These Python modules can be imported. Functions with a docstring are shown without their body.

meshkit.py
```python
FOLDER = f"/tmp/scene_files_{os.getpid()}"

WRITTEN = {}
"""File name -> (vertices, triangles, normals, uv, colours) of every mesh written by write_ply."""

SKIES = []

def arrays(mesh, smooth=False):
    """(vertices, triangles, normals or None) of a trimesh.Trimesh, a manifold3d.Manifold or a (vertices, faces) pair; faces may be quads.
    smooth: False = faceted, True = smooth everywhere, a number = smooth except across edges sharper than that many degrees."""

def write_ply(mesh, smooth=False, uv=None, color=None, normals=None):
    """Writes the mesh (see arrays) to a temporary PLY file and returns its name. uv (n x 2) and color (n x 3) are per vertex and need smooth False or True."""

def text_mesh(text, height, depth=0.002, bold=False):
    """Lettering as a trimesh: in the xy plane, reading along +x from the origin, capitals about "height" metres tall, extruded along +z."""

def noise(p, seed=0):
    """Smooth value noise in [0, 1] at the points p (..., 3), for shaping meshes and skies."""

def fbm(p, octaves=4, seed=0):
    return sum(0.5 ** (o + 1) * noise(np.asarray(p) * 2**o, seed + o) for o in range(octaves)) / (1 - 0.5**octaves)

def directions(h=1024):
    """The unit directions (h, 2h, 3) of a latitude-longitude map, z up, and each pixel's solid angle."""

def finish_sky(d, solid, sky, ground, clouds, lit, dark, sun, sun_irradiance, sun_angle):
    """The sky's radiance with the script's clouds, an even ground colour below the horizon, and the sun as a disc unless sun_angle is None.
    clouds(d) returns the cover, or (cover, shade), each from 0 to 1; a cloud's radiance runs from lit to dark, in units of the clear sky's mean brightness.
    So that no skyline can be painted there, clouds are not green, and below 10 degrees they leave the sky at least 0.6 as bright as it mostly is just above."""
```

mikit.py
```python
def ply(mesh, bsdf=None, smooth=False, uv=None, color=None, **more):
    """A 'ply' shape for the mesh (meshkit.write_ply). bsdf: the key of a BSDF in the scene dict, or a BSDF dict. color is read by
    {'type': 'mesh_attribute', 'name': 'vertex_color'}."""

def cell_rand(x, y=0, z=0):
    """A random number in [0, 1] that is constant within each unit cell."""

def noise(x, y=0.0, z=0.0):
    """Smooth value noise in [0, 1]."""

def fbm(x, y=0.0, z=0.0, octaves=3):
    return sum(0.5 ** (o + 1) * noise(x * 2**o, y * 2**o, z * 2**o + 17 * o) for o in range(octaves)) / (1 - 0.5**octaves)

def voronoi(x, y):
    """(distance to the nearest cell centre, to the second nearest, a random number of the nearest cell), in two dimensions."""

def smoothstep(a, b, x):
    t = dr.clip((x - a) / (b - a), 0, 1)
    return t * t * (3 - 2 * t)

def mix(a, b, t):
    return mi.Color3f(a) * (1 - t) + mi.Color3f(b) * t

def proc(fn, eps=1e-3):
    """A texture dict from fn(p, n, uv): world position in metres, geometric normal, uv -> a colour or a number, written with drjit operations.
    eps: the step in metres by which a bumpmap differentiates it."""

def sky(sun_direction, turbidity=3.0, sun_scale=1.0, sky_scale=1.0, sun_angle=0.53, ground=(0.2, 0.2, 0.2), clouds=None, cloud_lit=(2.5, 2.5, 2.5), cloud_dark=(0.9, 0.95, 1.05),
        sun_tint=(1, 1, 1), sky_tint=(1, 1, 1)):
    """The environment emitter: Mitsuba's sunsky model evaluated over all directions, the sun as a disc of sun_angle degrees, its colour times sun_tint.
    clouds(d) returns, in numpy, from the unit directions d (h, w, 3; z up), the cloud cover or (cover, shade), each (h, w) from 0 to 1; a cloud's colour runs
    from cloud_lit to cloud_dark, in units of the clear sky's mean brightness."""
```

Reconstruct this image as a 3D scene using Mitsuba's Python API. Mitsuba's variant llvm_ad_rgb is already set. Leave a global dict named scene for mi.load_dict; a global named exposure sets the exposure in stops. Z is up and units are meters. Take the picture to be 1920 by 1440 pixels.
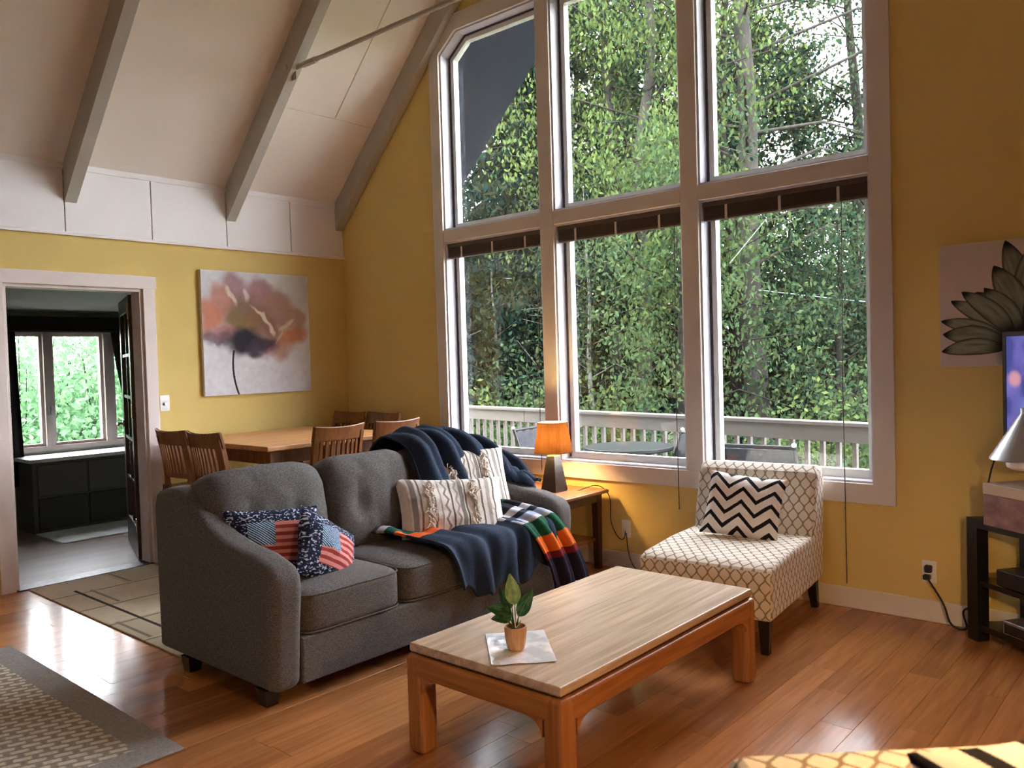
import math, numpy as np, trimesh, shapely, manifold3d as m3
import shapely.geometry as sg
import mitsuba as mi, drjit as dr, mikit, meshkit
from mikit import proc, noise, fbm, voronoi, cell_rand, smoothstep, mix
T = mi.ScalarTransform4f
scene, labels, _count = {}, {}, {}

# ------------------------------------------------------------------ camera, sky, exposure
CAM = dict(o=[6.0291, -4.6302, 1.4323], f=[-0.65841, 0.75208, -0.02955], u=[0.00261, 0.04155, 0.99913])
scene['camera'] = {'type': 'thinlens', 'aperture_radius': .0028, 'focus_distance': 4.6, 'fov_axis': 'x', 'fov': 2 * math.degrees(math.atan(960 / 1542.09)), 'near_clip': .02, 'far_clip': 500.,
                   'to_world': T().look_at(origin=CAM['o'], target=[a + b for a, b in zip(CAM['o'], CAM['f'])], up=CAM['u'])}
SKY = 7.0
exposure = 4.85
scene['sky'] = mikit.sky((0.6, 0.5, 0.6), turbidity=4, sun_scale=0.0, sky_scale=1.0, ground=(.12, .14, .09), clouds=lambda d: (np.ones(d.shape[:2]), np.zeros(d.shape[:2])),
                         cloud_lit=(SKY * .97, SKY * 1.0, SKY * 1.06), cloud_dark=(1, 1, 1))

# ------------------------------------------------------------------ bookkeeping
def _key(base):
    n = _count.get(base, 0); _count[base] = n + 1
    return base if n == 0 else f'{base}_{n:03d}'
def thing(name, label, cat=None, group=None, kind=None):
    k = _key(name); labels[k] = {'label': label}
    if cat: labels[k]['category'] = cat
    if group: labels[k]['group'] = group
    if kind: labels[k]['kind'] = kind
    return k
def put(key, d):
    scene[key] = d
    return key
def part(parent, name, mesh, mat, smooth=30, label=None, kind=None, to=None, **kw):
    k = _key(parent + '__' + name)
    d = mesh if isinstance(mesh, dict) else mikit.ply(mesh, mat, smooth, **kw)
    if to is not None: d = {**d, 'to_world': to}
    scene[k] = d
    if label or kind:
        labels[k] = {}
        if label: labels[k]['label'] = label
        if kind: labels[k]['kind'] = kind
    return k
def solo(name, mesh, mat, label, cat=None, group=None, kind=None, smooth=30, to=None, **kw):
    k = thing(name, label, cat, group, kind)
    d = mesh if isinstance(mesh, dict) else mikit.ply(mesh, mat, smooth, **kw)
    if to is not None: d = {**d, 'to_world': to}
    scene[k] = d
    return k
def place(plan, name, to, label, cat, group=None):
    """plan: list of (part name, ply dict, label); one thing with its parts under one placement."""
    k = thing(name, label, cat, group)
    for n, d, l in plan: part(k, n, d, None, to=to, label=l)
    return k

# ------------------------------------------------------------------ mesh helpers
cat_ = trimesh.util.concatenate
def hull(p): return trimesh.convex.convex_hull(np.asarray(p, float))
def box(x0, x1, y0, y1, z0, z1, b=0.0):
    if b <= 0:
        return trimesh.creation.box(extents=(x1 - x0, y1 - y0, z1 - z0), transform=trimesh.transformations.translation_matrix([(x0 + x1) / 2, (y0 + y1) / 2, (z0 + z1) / 2]))
    p = []
    b = min(b, (x1 - x0) / 2.01, (y1 - y0) / 2.01, (z1 - z0) / 2.01)
    for sx, X in ((1, x0), (-1, x1)):
        for sy, Y in ((1, y0), (-1, y1)):
            for sz, Z in ((1, z0), (-1, z1)):
                p += [(X, Y + sy * b, Z + sz * b), (X + sx * b, Y, Z + sz * b), (X + sx * b, Y + sy * b, Z)]
    return hull(p)
def rbox(x0, x1, y0, y1, z0, z1, r=.02, n=1):
    s = trimesh.creation.icosphere(n, r).vertices
    c = np.array([(X, Y, Z) for X in (x0 + r, x1 - r) for Y in (y0 + r, y1 - r) for Z in (z0 + r, z1 - r)])
    return hull((c[:, None] + s[None]).reshape(-1, 3))
def mv(m, x=0, y=0, z=0, rz=0, rx=0, ry=0):
    m = m.copy(); R = trimesh.transformations.euler_matrix(math.radians(rx), math.radians(ry), math.radians(rz), 'sxyz')
    m.apply_transform(R); m.apply_translation((x, y, z)); return m
def taper(x, y, z0, z1, a0, b0, a1, b1, dx=0, dy=0):
    """post from (a0 x b0) at z0 to (a1 x b1) at z1"""
    p = [(x + dx * t + s * a / 2, y + dy * t + q * b / 2, z) for t, z, a, b in ((0, z0, a0, b0), (1, z1, a1, b1)) for s in (-1, 1) for q in (-1, 1)]
    return hull(p)
def tube(pts, r, n=8, smooth_pts=0):
    pts = np.asarray(pts, float)
    if smooth_pts:
        from scipy.interpolate import CubicSpline
        t = np.r_[0, np.cumsum(np.linalg.norm(np.diff(pts, axis=0), axis=1))]
        tt = np.linspace(0, t[-1], smooth_pts)
        if not np.isscalar(r): r = np.interp(tt, t, r)
        pts = CubicSpline(t, pts)(tt)
    r = np.full(len(pts), r) if np.isscalar(r) else np.asarray(r, float)
    d = np.gradient(pts, axis=0); d /= np.linalg.norm(d, axis=1, keepdims=True) + 1e-12
    a = np.cross(d[0], [0, 0, 1.0] if abs(d[0][2]) < .9 else [1.0, 0, 0]); a /= np.linalg.norm(a)
    rings = []
    for i in range(len(pts)):
        a = a - d[i] * (a @ d[i]); a /= np.linalg.norm(a) + 1e-12
        b = np.cross(d[i], a); th = np.arange(n) / n * 2 * np.pi
        rings.append(pts[i] + r[i] * (np.cos(th)[:, None] * a + np.sin(th)[:, None] * b))
    return loft(rings)
def loft(rings, cap=True):
    n = len(rings[0]); v = np.vstack(rings); f = []
    i = np.arange(n); j = (i + 1) % n
    for k in range(len(rings) - 1):
        o, q = k * n, (k + 1) * n
        f += [np.stack([o + i, o + j, q + j], 1), np.stack([o + i, q + j, q + i], 1)]
    f = np.vstack(f)
    if cap:
        v = np.vstack([v, rings[0].mean(0), rings[-1].mean(0)]); m = len(v)
        f = np.vstack([f, np.stack([j, i, i * 0 + m - 2], 1), np.stack([(len(rings) - 1) * n + i, (len(rings) - 1) * n + j, i * 0 + m - 1], 1)])
    return trimesh.Trimesh(v, f, process=False)
def lathe(prof, n=32, cap=True):
    th = np.arange(n) / n * 2 * np.pi
    return loft([np.stack([r * np.cos(th), r * np.sin(th), th * 0 + z], 1) for r, z in prof], cap)
def prism_y(poly, y0, y1):
    """shapely polygon in (x, z) -> solid between y0 and y1"""
    m = trimesh.creation.extrude_polygon(poly, y1 - y0, engine='earcut')
    v = m.vertices.copy()
    m.vertices = np.stack([v[:, 0], y0 + v[:, 2], v[:, 1]], 1); m.invert()
    return m
def prism_z(poly, z0, z1):
    m = trimesh.creation.extrude_polygon(poly, z1 - z0, engine='earcut'); m.apply_translation((0, 0, z0)); return m
def soft_extrude(pts, y0, y1, r, k=4, N=140):
    """closed outline in (x, z), extruded along y with rounded rims of radius r"""
    ring = sg.Polygon(pts).buffer(.02).buffer(-.04).buffer(.02).exterior
    P = np.array([ring.interpolate(t, normalized=True).coords[0] for t in np.arange(N) / N])
    if not sg.Polygon(P).exterior.is_ccw: P = P[::-1]
    d = np.roll(P, -1, 0) - np.roll(P, 1, 0); d /= np.linalg.norm(d, axis=1, keepdims=True); nrm = np.stack([d[:, 1], -d[:, 0]], 1)
    rings = []
    L = [(r * (1 - math.sin(a)), r * (1 - math.cos(a))) for a in np.linspace(0, np.pi / 2, k)]
    for ins, dy in L: rings.append((P - nrm * ins, y0 + dy) if False else (P - nrm * (r - math.sqrt(max(r * r - (r - dy) ** 2, 0))), y0 + dy))
    rings += [(q, y1 - (y - y0)) for q, y in rings[::-1]]
    R = [np.stack([q[:, 0], np.full(N, y), q[:, 1]], 1) for q, y in rings]
    m = loft(R, False)
    caps = []
    for q, y, flip in ((rings[0][0], y0, True), (rings[-1][0], y1, False)):
        v2, f2 = trimesh.creation.triangulate_polygon(sg.Polygon(q).buffer(0), engine='earcut')
        c = trimesh.Trimesh(np.stack([v2[:, 0], np.full(len(v2), y), v2[:, 1]], 1), f2, process=False); caps.append(c)
    m = cat_([m] + caps); m.merge_vertices(); m.fix_normals(); return m
def soft_box(sx, sy, sz, k=6, n=14):
    """rounded cushion block centred at the origin; returns the mesh and its unit-cube coordinates"""
    b = trimesh.creation.box(extents=(2, 2, 2))
    for _ in range(4): b = b.subdivide()
    q = b.vertices / ((np.abs(b.vertices) ** k).sum(1) ** (1 / k))[:, None]
    return trimesh.Trimesh(q * np.array([sx, sy, sz]) / 2, b.faces, process=False), q
def pillow(w, h, t, n=28, pinch=.07, seed=0, sag=0.0):
    """throw pillow in the xz plane facing -y, with uv on the front (0..1); returns mesh, uv"""
    g = np.linspace(-1, 1, n); U, V = np.meshgrid(g, g, indexing='ij')
    prof = ((1 - np.abs(U) ** 2.4) * (1 - np.abs(V) ** 2.4)) ** .55
    X = w / 2 * U * (1 - pinch * (1 - V ** 2)); Z = h / 2 * V * (1 - pinch * (1 - U ** 2))
    wr = meshkit.fbm(np.stack([U * 1.6 + seed * 7.3, V * 1.6, U * 0 + seed], -1), 3) - .5
    Y = t / 2 * prof + wr * .05 * prof
    Z = Z - sag * (1 - U ** 2) * (V > 0) * V
    vs = np.vstack([np.stack([X, -Y, Z], -1).reshape(-1, 3), np.stack([X, Y, Z], -1).reshape(-1, 3)])
    uv1 = np.stack([(U + 1) / 2, (V + 1) / 2], -1).reshape(-1, 2); uv = np.vstack([uv1, uv1])
    idx = np.arange(n * n).reshape(n, n); a, b, c, d = (x.ravel() for x in (idx[:-1, :-1], idx[1:, :-1], idx[1:, 1:], idx[:-1, 1:]))
    f = np.vstack([np.stack([a, b, c], 1), np.stack([a, c, d], 1)])
    f = np.vstack([f, f[:, ::-1] + n * n])
    return trimesh.Trimesh(vs, f, process=False), uv
def grid(fn, nu, nv):
    """surface from fn(u, v) -> (..., 3), with uv"""
    U, V = np.meshgrid(np.linspace(0, 1, nu), np.linspace(0, 1, nv), indexing='ij')
    P = fn(U, V).reshape(-1, 3); idx = np.arange(nu * nv).reshape(nu, nv)
    a, b, c, d = (x.ravel() for x in (idx[:-1, :-1], idx[1:, :-1], idx[1:, 1:], idx[:-1, 1:]))
    return trimesh.Trimesh(P, np.vstack([np.stack([a, b, c], 1), np.stack([a, c, d], 1)]), process=False), np.stack([U.ravel(), V.ravel()], 1)
def thick(m, uv, t):
    """gives a sheet a thickness t along its normals (keeps uv)"""
    n = meshkit.arrays(m, True)[2]; k = len(m.vertices)
    e = trimesh.Trimesh(m.vertices, m.faces, process=False)
    es = np.sort(m.edges, axis=1); u, c = np.unique(es, axis=0, return_counts=True); bd = {tuple(x) for x in u[c == 1]}
    side = [x for x in m.edges if tuple(sorted(x)) in bd]
    f = np.vstack([m.faces, m.faces[:, ::-1] + k] + [[[b, a, a + k], [b, a + k, b + k]] for a, b in side])
    return trimesh.Trimesh(np.vstack([m.vertices, m.vertices - n * t]), f, process=False), np.vstack([uv, uv])

# ------------------------------------------------------------------ materials
def bs(name, d): scene[name] = d; return name
def rgb(*c): return {'type': 'rgb', 'value': [float(x) for x in c]}
def pr(name, col, rough=.6, spec=.4, **kw):
    c = col if isinstance(col, dict) else rgb(*col)
    return bs(name, {'type': 'twosided', 'b': {'type': 'principled', 'base_color': c, 'roughness': rough, 'specular': spec, **kw}})
def bumped(name, col, bump, scale, rough=.8, spec=.2, **kw):
    c = col if isinstance(col, dict) else rgb(*col)
    return bs(name, {'type': 'twosided', 'b': {'type': 'bumpmap', 'arbitrary': {**proc(bump, 2e-3)}, 'scale': scale, 'bsdf': {'type': 'principled', 'base_color': c, 'roughness': rough, 'specular': spec, **kw}}})
def wood(c1, c2, axis, s=1.0, uvseed=0.0):
    """wood grain running along the world axis"""
    def f(p, n, uv):
        q = [p.x, p.y, p.z]; L = q.pop(axis)
        w = fbm(q[0] * 9 * s + 31, q[1] * 9 * s, L * .9 * s, 3)
        g = fbm(q[0] * 90 * s + w * 6, q[1] * 90 * s + w * 5, L * 3.5 * s, 3)
        t = smoothstep(.25, .8, .55 * g + .5 * w)
        return mix(c1, c2, t)
    return proc(f)

pr('paint_yellow', proc(lambda p, n, uv: mix((.66, .50, .17), (.70, .535, .19), fbm(p.x * 3, p.y * 3, p.z * 3, 2))), .75, .25)
pr('paint_ceiling', proc(lambda p, n, uv: mix((.76, .70, .63), (.82, .76, .69), fbm(p.x * 2.3, p.y * 2.3, p.z * 2.3, 3))), .8, .2)
pr('paint_beam', (.42, .40, .35), .6, .3)
pr('paint_panel', (.80, .78, .77), .6, .3)
pr('paint_trim', (.62, .58, .54), .45, .4)
pr('paint_doortrim', (.70, .62, .58), .45, .4)
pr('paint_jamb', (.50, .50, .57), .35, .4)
pr('vinyl_white', (.62, .64, .60), .3, .5)
pr('gasket', (.05, .045, .06), .6, .3)
pr('baseboard_paint', (.72, .67, .58), .4, .4)
bs('glass_pane', {'type': 'thindielectric', 'int_ior': 1.5})
pr('blind_brown', (.085, .065, .05), .5, .3)
pr('navy_soffit', (.007, .014, .026), .8, .2)
pr('siding', (.30, .28, .25), .8, .2)
pr('deck_paint', proc(lambda p, n, uv: mix((.105, .098, .086), (.14, .13, .116), fbm(p.x * 6, p.y * 6, p.z * 30, 3))), .6, .3)
pr('deck_board', (.30, .27, .24), .8, .2)
pr('white_plastic', (.80, .79, .77), .35, .5)
pr('black_plastic', (.015, .015, .016), .35, .5)
pr('black_wood', (.012, .011, .011), .3, .5)
pr('dark_leg', (.016, .011, .009), .35, .5)
pr('deck_metal', (.014, .015, .017), .45, .4)
pr('sling', proc(lambda p, n, uv: mix((.022, .026, .032), (.045, .05, .06), fbm(p.x * 30, p.y * 30, p.z * 30, 2))), .8, .2)
pr('table_glass', (.025, .028, .028), .35, .3)
pr('steel', (.45, .47, .50), .35, .5, metallic=.9)
pr('brass', (.55, .42, .2), .35, .5, metallic=.8)

def floor_fn(p, n, uv):
    ix = dr.floor(p.x / .127); iy = dr.floor(p.y / 1.22 + cell_rand(ix, 5) * .999)
    r = cell_rand(ix, iy, 3)
    w = fbm(p.x * 14 + r * 50, p.y * 1.3 + r * 31, r * 9, 3)
    g = fbm(p.x * 75 + r * 70 + w * 4, p.y * 4.5, r * 20, 3)
    c = mix((.27, .098, .032), (.46, .20, .072), smoothstep(.2, .85, .5 * w + .45 * g + .25 * r))
    return c * (.86 + .22 * r)
pr('laminate', proc(floor_fn), .17, .5, clearcoat=.6, clearcoat_gloss=.97)
pr('sunroom_floor', proc(lambda p, n, uv: mix((.20, .15, .125), (.27, .215, .18), fbm(p.x * 20, p.y * 3, 0, 3))), .4, .4)
pr('sunroom_wall', (.36, .37, .33), .8, .2)
pr('sunroom_trim', (.42, .35, .31), .5, .3)
pr('curtain_dark', (.016, .013, .013), .9, .1)
pr('cabinet_grey', (.12, .12, .11), .5, .3)
pr('cabinet_dark', (.035, .035, .03), .4, .4)
pr('door_wood', (.035, .016, .012), .35, .5)
pr('white_top', (.80, .82, .84), .3, .5)

T1, T2 = (.20, .085, .028), (.36, .165, .055)
pr('table_top_wood', wood((.36, .25, .165), (.58, .46, .34), 1, .75), .33, .5, clearcoat=.35, clearcoat_gloss=.85)
pr('table_wood_y', wood((.24, .08, .02), (.38, .15, .04), 1), .35, .5, clearcoat=.3)
pr('table_wood_x', wood((.24, .08, .02), (.38, .15, .04), 0), .35, .5, clearcoat=.3)
pr('table_wood_z', wood((.24, .08, .02), (.38, .15, .04), 2), .35, .5, clearcoat=.3)
pr('dining_wood', wood((.13, .043, .012), (.215, .08, .022), 2), .4, .5)
pr('dining_top', wood((.42, .20, .075), (.54, .29, .12), 1), .4, .45)
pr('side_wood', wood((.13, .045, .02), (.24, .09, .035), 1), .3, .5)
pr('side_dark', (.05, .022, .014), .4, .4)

def weave(p, n, uv):
    return .5 * noise(p.x * 700, p.y * 700, p.z * 700) + .5 * fbm(p.x * 160, p.y * 160, p.z * 160, 2)
def sofa_col(p, n, uv):
    f = fbm(p.x * 230, p.y * 230, p.z * 230, 2)
    return mix((.078, .074, .072), (.135, .130, .126), smoothstep(.25, .75, f))
bumped('sofa_fabric', proc(sofa_col), weave, .0012, .9, .15, sheen=.35)

def lattice(a, b, w):
    """ogee trellis lines, 1 on the line"""
    s = dr.sin(b * 2 * math.pi) * .25
    d0 = dr.abs(a - s - dr.floor(a - s + .5)); d1 = dr.abs(a - .5 + s - dr.floor(a + s))
    return 1 - smoothstep(w * .6, w * 1.4, dr.minimum(d0, d1))
def trellis(c0, c1, S, w):
    def f(p, n, uv):
        az, ax = dr.abs(n.z), dr.abs(n.x)
        top = az > .72
        side = ax > .72
        a = dr.select(side & ~top, p.y, p.x) / S
        b = dr.select(top, p.y, p.z) / (S * 1.15)
        return mix(c0, c1, lattice(a, b, w))
    return proc(f)
pr('trellis_fabric', trellis((.66, .62, .57), (.23, .18, .13), .066, .085), .9, .15)
def uv_trellis(c0, c1, S, w): return proc(lambda p, n, uv: mix(c0, c1, lattice(uv.x / S, uv.y / (S * 1.5), w)))
pr('trellis_uv', uv_trellis((.66, .62, .55), (.27, .215, .15), .056, .085), .9, .15)
def chevron(p, n, uv):
    z = dr.abs(uv.x * 2.5 + .25 - dr.floor(uv.x * 2.5 + .25) - .5) * 2
    s = uv.y * 4.7 + z * .98
    k = dr.abs(s - dr.floor(s) - .5)
    return mix((.72, .68, .64), (.012, .012, .016), 1 - smoothstep(.155, .185, k))
pr('chevron_fabric', proc(chevron), .9, .15)
def tribal(p, n, uv):
    x = uv.x + .012 * (fbm(uv.y * 6, uv.x * 3, 2.0, 2) - .5)
    c = mix((.60, .55, .50), (.70, .66, .61), fbm(uv.x * 40, uv.y * 40, 0, 2))
    for x0, w, k in ((.07, .012, .2), (.115, .028, .75), (.175, .010, .8), (.24, .02, .35), (.30, .012, .8), (.36, .008, .5), (.47, .010, .9), (.57, .022, .75), (.61, .008, .9), (.70, .024, .7), (.77, .010, .9), (.84, .022, .55), (.90, .009, .9)):
        c = mix(c, (.10, .085, .08), (1 - smoothstep(w * .7, w * 1.15, dr.abs(x - x0))) * k)
    zz = dr.abs(uv.y * 5 - dr.floor(uv.y * 5) - .5)
    c = mix(c, (.16, .14, .13), (1 - smoothstep(.008, .014, dr.abs(uv.x - .415 - (zz - .25) * .07))) * .8)
    c = mix(c, (.16, .14, .13), (1 - smoothstep(.008, .014, dr.abs(uv.x - .52 + (zz - .25) * .05))) * .6)
    return c
bumped('tribal_fabric', proc(tribal), lambda p, n, uv: fbm(uv.x * 60, uv.y * 25, 0, 2), .004, .95, .1)
pr('tuft_cream', (.66, .60, .52), .95, .1)
def flagpat(p, n, uv):
    sp = fbm(uv.x * 55, uv.y * 55, 3.0, 2)
    c = mix((.012, .016, .04), (.45, .50, .62), smoothstep(.58, .70, sp))
    stripe = uv.y * 9.5 - dr.floor(uv.y * 9.5)
    red = mix((.62, .26, .24), (.30, .045, .05), smoothstep(.40, .5, stripe) * (1 - smoothstep(.9, 1.0, stripe)))
    dg = (uv.x * 1.0 + uv.y * 1.0) * 26
    can = mix((.42, .56, .72), (.03, .07, .14), smoothstep(.35, .5, dr.abs(dg - dr.floor(dg) - .5) * 2))
    inside = (uv.x > .20) & (uv.x < .84) & (uv.y > .19) & (uv.y < .79)
    f = dr.select((uv.x < .50) & (uv.y > .44), can, red)
    return dr.select(inside, f, c)
pr('flag_fabric', proc(flagpat), .9, .15)
def blanket(p, n, uv):
    t = uv.y
    c = mi.Color3f(.022, .034, .058) * (.75 + .6 * fbm(p.x * 130, p.y * 130, p.z * 130, 2))
    for a, b, k in ((.0, .10, (.05, .07, .10)), (.10, .17, (.42, .42, .46)), (.17, .26, (.015, .075, .055)), (.26, .37, (.62, .11, .025))):
        c = mix(c, k, smoothstep(a - .008, a, t) * (1 - smoothstep(b, b + .008, t)))
    return c
pr('blanket_navy', proc(blanket), 1.0, .1, sheen=.3)
def blanket2(p, n, uv):
    t = uv.y + .012 * (noise(uv.x * 9, 2.0, 0) - .5)
    c = mi.Color3f(.022, .034, .058) * (.75 + .6 * fbm(p.x * 130, p.y * 130, p.z * 130, 2))
    for a, b, k in ((.0, .05, (.62, .13, .03)), (.05, .08, (.50, .28, .04)), (.08, .15, (.015, .075, .05)), (.15, .28, (.012, .014, .022)), (.28, .35, (.46, .46, .50)), (.35, .40, (.02, .03, .05)), (.40, .46, (.28, .33, .45)), (.46, .50, (.42, .42, .47)),
                    (.50, .62, (.015, .085, .05)), (.62, .74, (.60, .13, .025)), (.74, .79, (.15, .015, .02)), (.79, 1.1, (.016, .016, .032))):
        c = mix(c, k, smoothstep(a - .006, a, t) * (1 - smoothstep(b, b + .006, t)))
    return c
pr('blanket_stripe', proc(blanket2), 1.0, .1, sheen=.3)
pr('blanket_red', (.42, .05, .05), 1.0, .1)

def blobs(base, items, u, v, wob=.05, f=6.0):
    uu = u + wob * (fbm(u * f, v * f, 1.0, 3) - .5) * 2; vv = v + wob * (fbm(u * f + 9, v * f, 5.0, 3) - .5) * 2
    c = mi.Color3f(*base)
    for cx, cy, rx, ry, ang, col, al in items:
        ca, sa = math.cos(math.radians(ang)), math.sin(math.radians(ang))
        a = ((uu - cx) * ca + (vv - cy) * sa) / rx; b = (-(uu - cx) * sa + (vv - cy) * ca) / ry
        c = mix(c, col, (1 - smoothstep(.45, 1.15, dr.sqrt(a * a + b * b))) * al)
    return c
def flower(p, n, uv):
    u, v = uv.x, uv.y
    c = blobs((.66, .66, .70), [
        (.85, .80, .30, .30, 0, (.52, .49, .43), .9), (.46, .62, .46, .30, 0, (.36, .20, .14), .88), (.62, .66, .20, .20, 0, (.33, .18, .12), .7), (.78, .46, .22, .14, 15, (.50, .33, .22), .7), (.95, .45, .2, .35, 0, (.60, .58, .55), .8),
        (.30, .88, .13, .13, 20, (.38, .22, .24), .9), (.52, .86, .15, .14, -10, (.36, .19, .19), .9), (.17, .76, .13, .16, 30, (.50, .22, .17), .85), (.06, .62, .12, .16, 0, (.55, .20, .11), .9),
        (.72, .74, .15, .18, 20, (.36, .21, .15), .9), (.86, .62, .13, .13, 30, (.40, .23, .14), .85), (.84, .47, .16, .09, 20, (.50, .17, .05), .9), (.72, .36, .12, .10, 20, (.45, .23, .15), .8),
        (.40, .66, .22, .20, 0, (.24, .15, .10), .9), (.33, .58, .14, .15, 0, (.22, .16, .06), .85), (.47, .60, .12, .12, 0, (.26, .14, .07), .7), (.62, .55, .10, .16, 35, (.25, .12, .09), .7),
        (.10, .46, .16, .06, -15, (.16, .09, .11), .8), (.20, .50, .10, .07, 0, (.42, .17, .18), .7), (.60, .37, .16, .08, 15, (.28, .11, .13), .85), (.37, .42, .25, .13, -4, (.03, .03, .04), 1.0), (.56, .40, .16, .08, 8, (.07, .045, .06), .9), (.50, .35, .12, .06, 10, (.06, .05, .07), .9),
        (.25, .80, .025, .08, 30, (.72, .62, .52), .8), (.40, .83, .03, .07, 20, (.70, .62, .66), .7), (.53, .65, .03, .14, 42, (.66, .56, .45), .9), (.60, .58, .02, .10, 35, (.68, .57, .42), .8), (.77, .57, .025, .09, -50, (.64, .45, .32), .8), (.72, .46, .02, .08, -30, (.60, .42, .28), .6)], u, v, .055, 8.)
    c = c * (.9 + .2 * fbm(u * 22 + v * 9, v * 22 - u * 9, 2.0, 3))
    line = 1 - smoothstep(.006, .011, dr.abs(u - (.255 - .10 * (v - .04) * (.30 - v) * 8 + .03 * (1 - v / .3))))
    c = mix(c, (.02, .02, .025), line * dr.select(v < .36, 1.0, 0.0))
    return c
pr('flower_art', proc(flower), .7, .2)
def agave(p, n, uv):
    u, v = uv.x * 1.44, uv.y
    c = mi.Color3f(.56, .49, .45) * (.95 + .1 * fbm(u * 3, v * 3, 0, 2))
    bx, by = .62, .10
    for tx, ty, w in ((.48, .98, .10), (.72, 1.0, .10), (.96, .9, .1), (.40, .79, .105), (.85, .75, .1), (.27, .59, .09), (.33, .62, .08), (1.05, .6, .1), (.09, .53, .07), (.17, .60, .075), (1.2, .5, .08), (.015, .37, .065), (.03, .26, .085), (.02, .12, .07), (1.25, .25, .08)):
        dx, dy = tx - bx, ty - by; L = math.hypot(dx, dy); dx, dy = dx / L, dy / L
        s = ((u - bx) * dx + (v - by) * dy) / L; t = (-(u - bx) * dy + (v - by) * dx)
        t = t + .05 * dr.sin(s * 3.0) * (1 if dx < 0 else -1)
        ww = w * 1.4 * dr.power(dr.maximum(1 - dr.square(dr.abs(s - .62) / .40), 0), .8) * .75
        e = dr.abs(t) / dr.maximum(ww, 1e-4)
        m = (1 - smoothstep(.92, 1.02, e)) * dr.select((s > .22) & (s < 1.02), 1.0, 0.0)
        body = mix((.12, .14, .105), (.27, .29, .22), smoothstep(0., 1., fbm(s * 5, t * 60, w * 30, 2)))
        body = mix(body, (.02, .022, .02), smoothstep(.62, .95, e) * .8)
        body = mix(body, (.015, .018, .016), smoothstep(.86, .99, s)); body = mix(body, (.02, .024, .02), 1 - smoothstep(.3, .5, s))
        c = mix(c, body, m)
    c = mix(c, (.015, .018, .015), 1 - smoothstep(.12, .24, dr.sqrt(dr.square(u - bx) + dr.square((v - by) * 1.1))))
    return c
pr('agave_art', proc(agave), .7, .2)
pr('canvas_edge', (.62, .58, .54), .8, .2)

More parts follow.
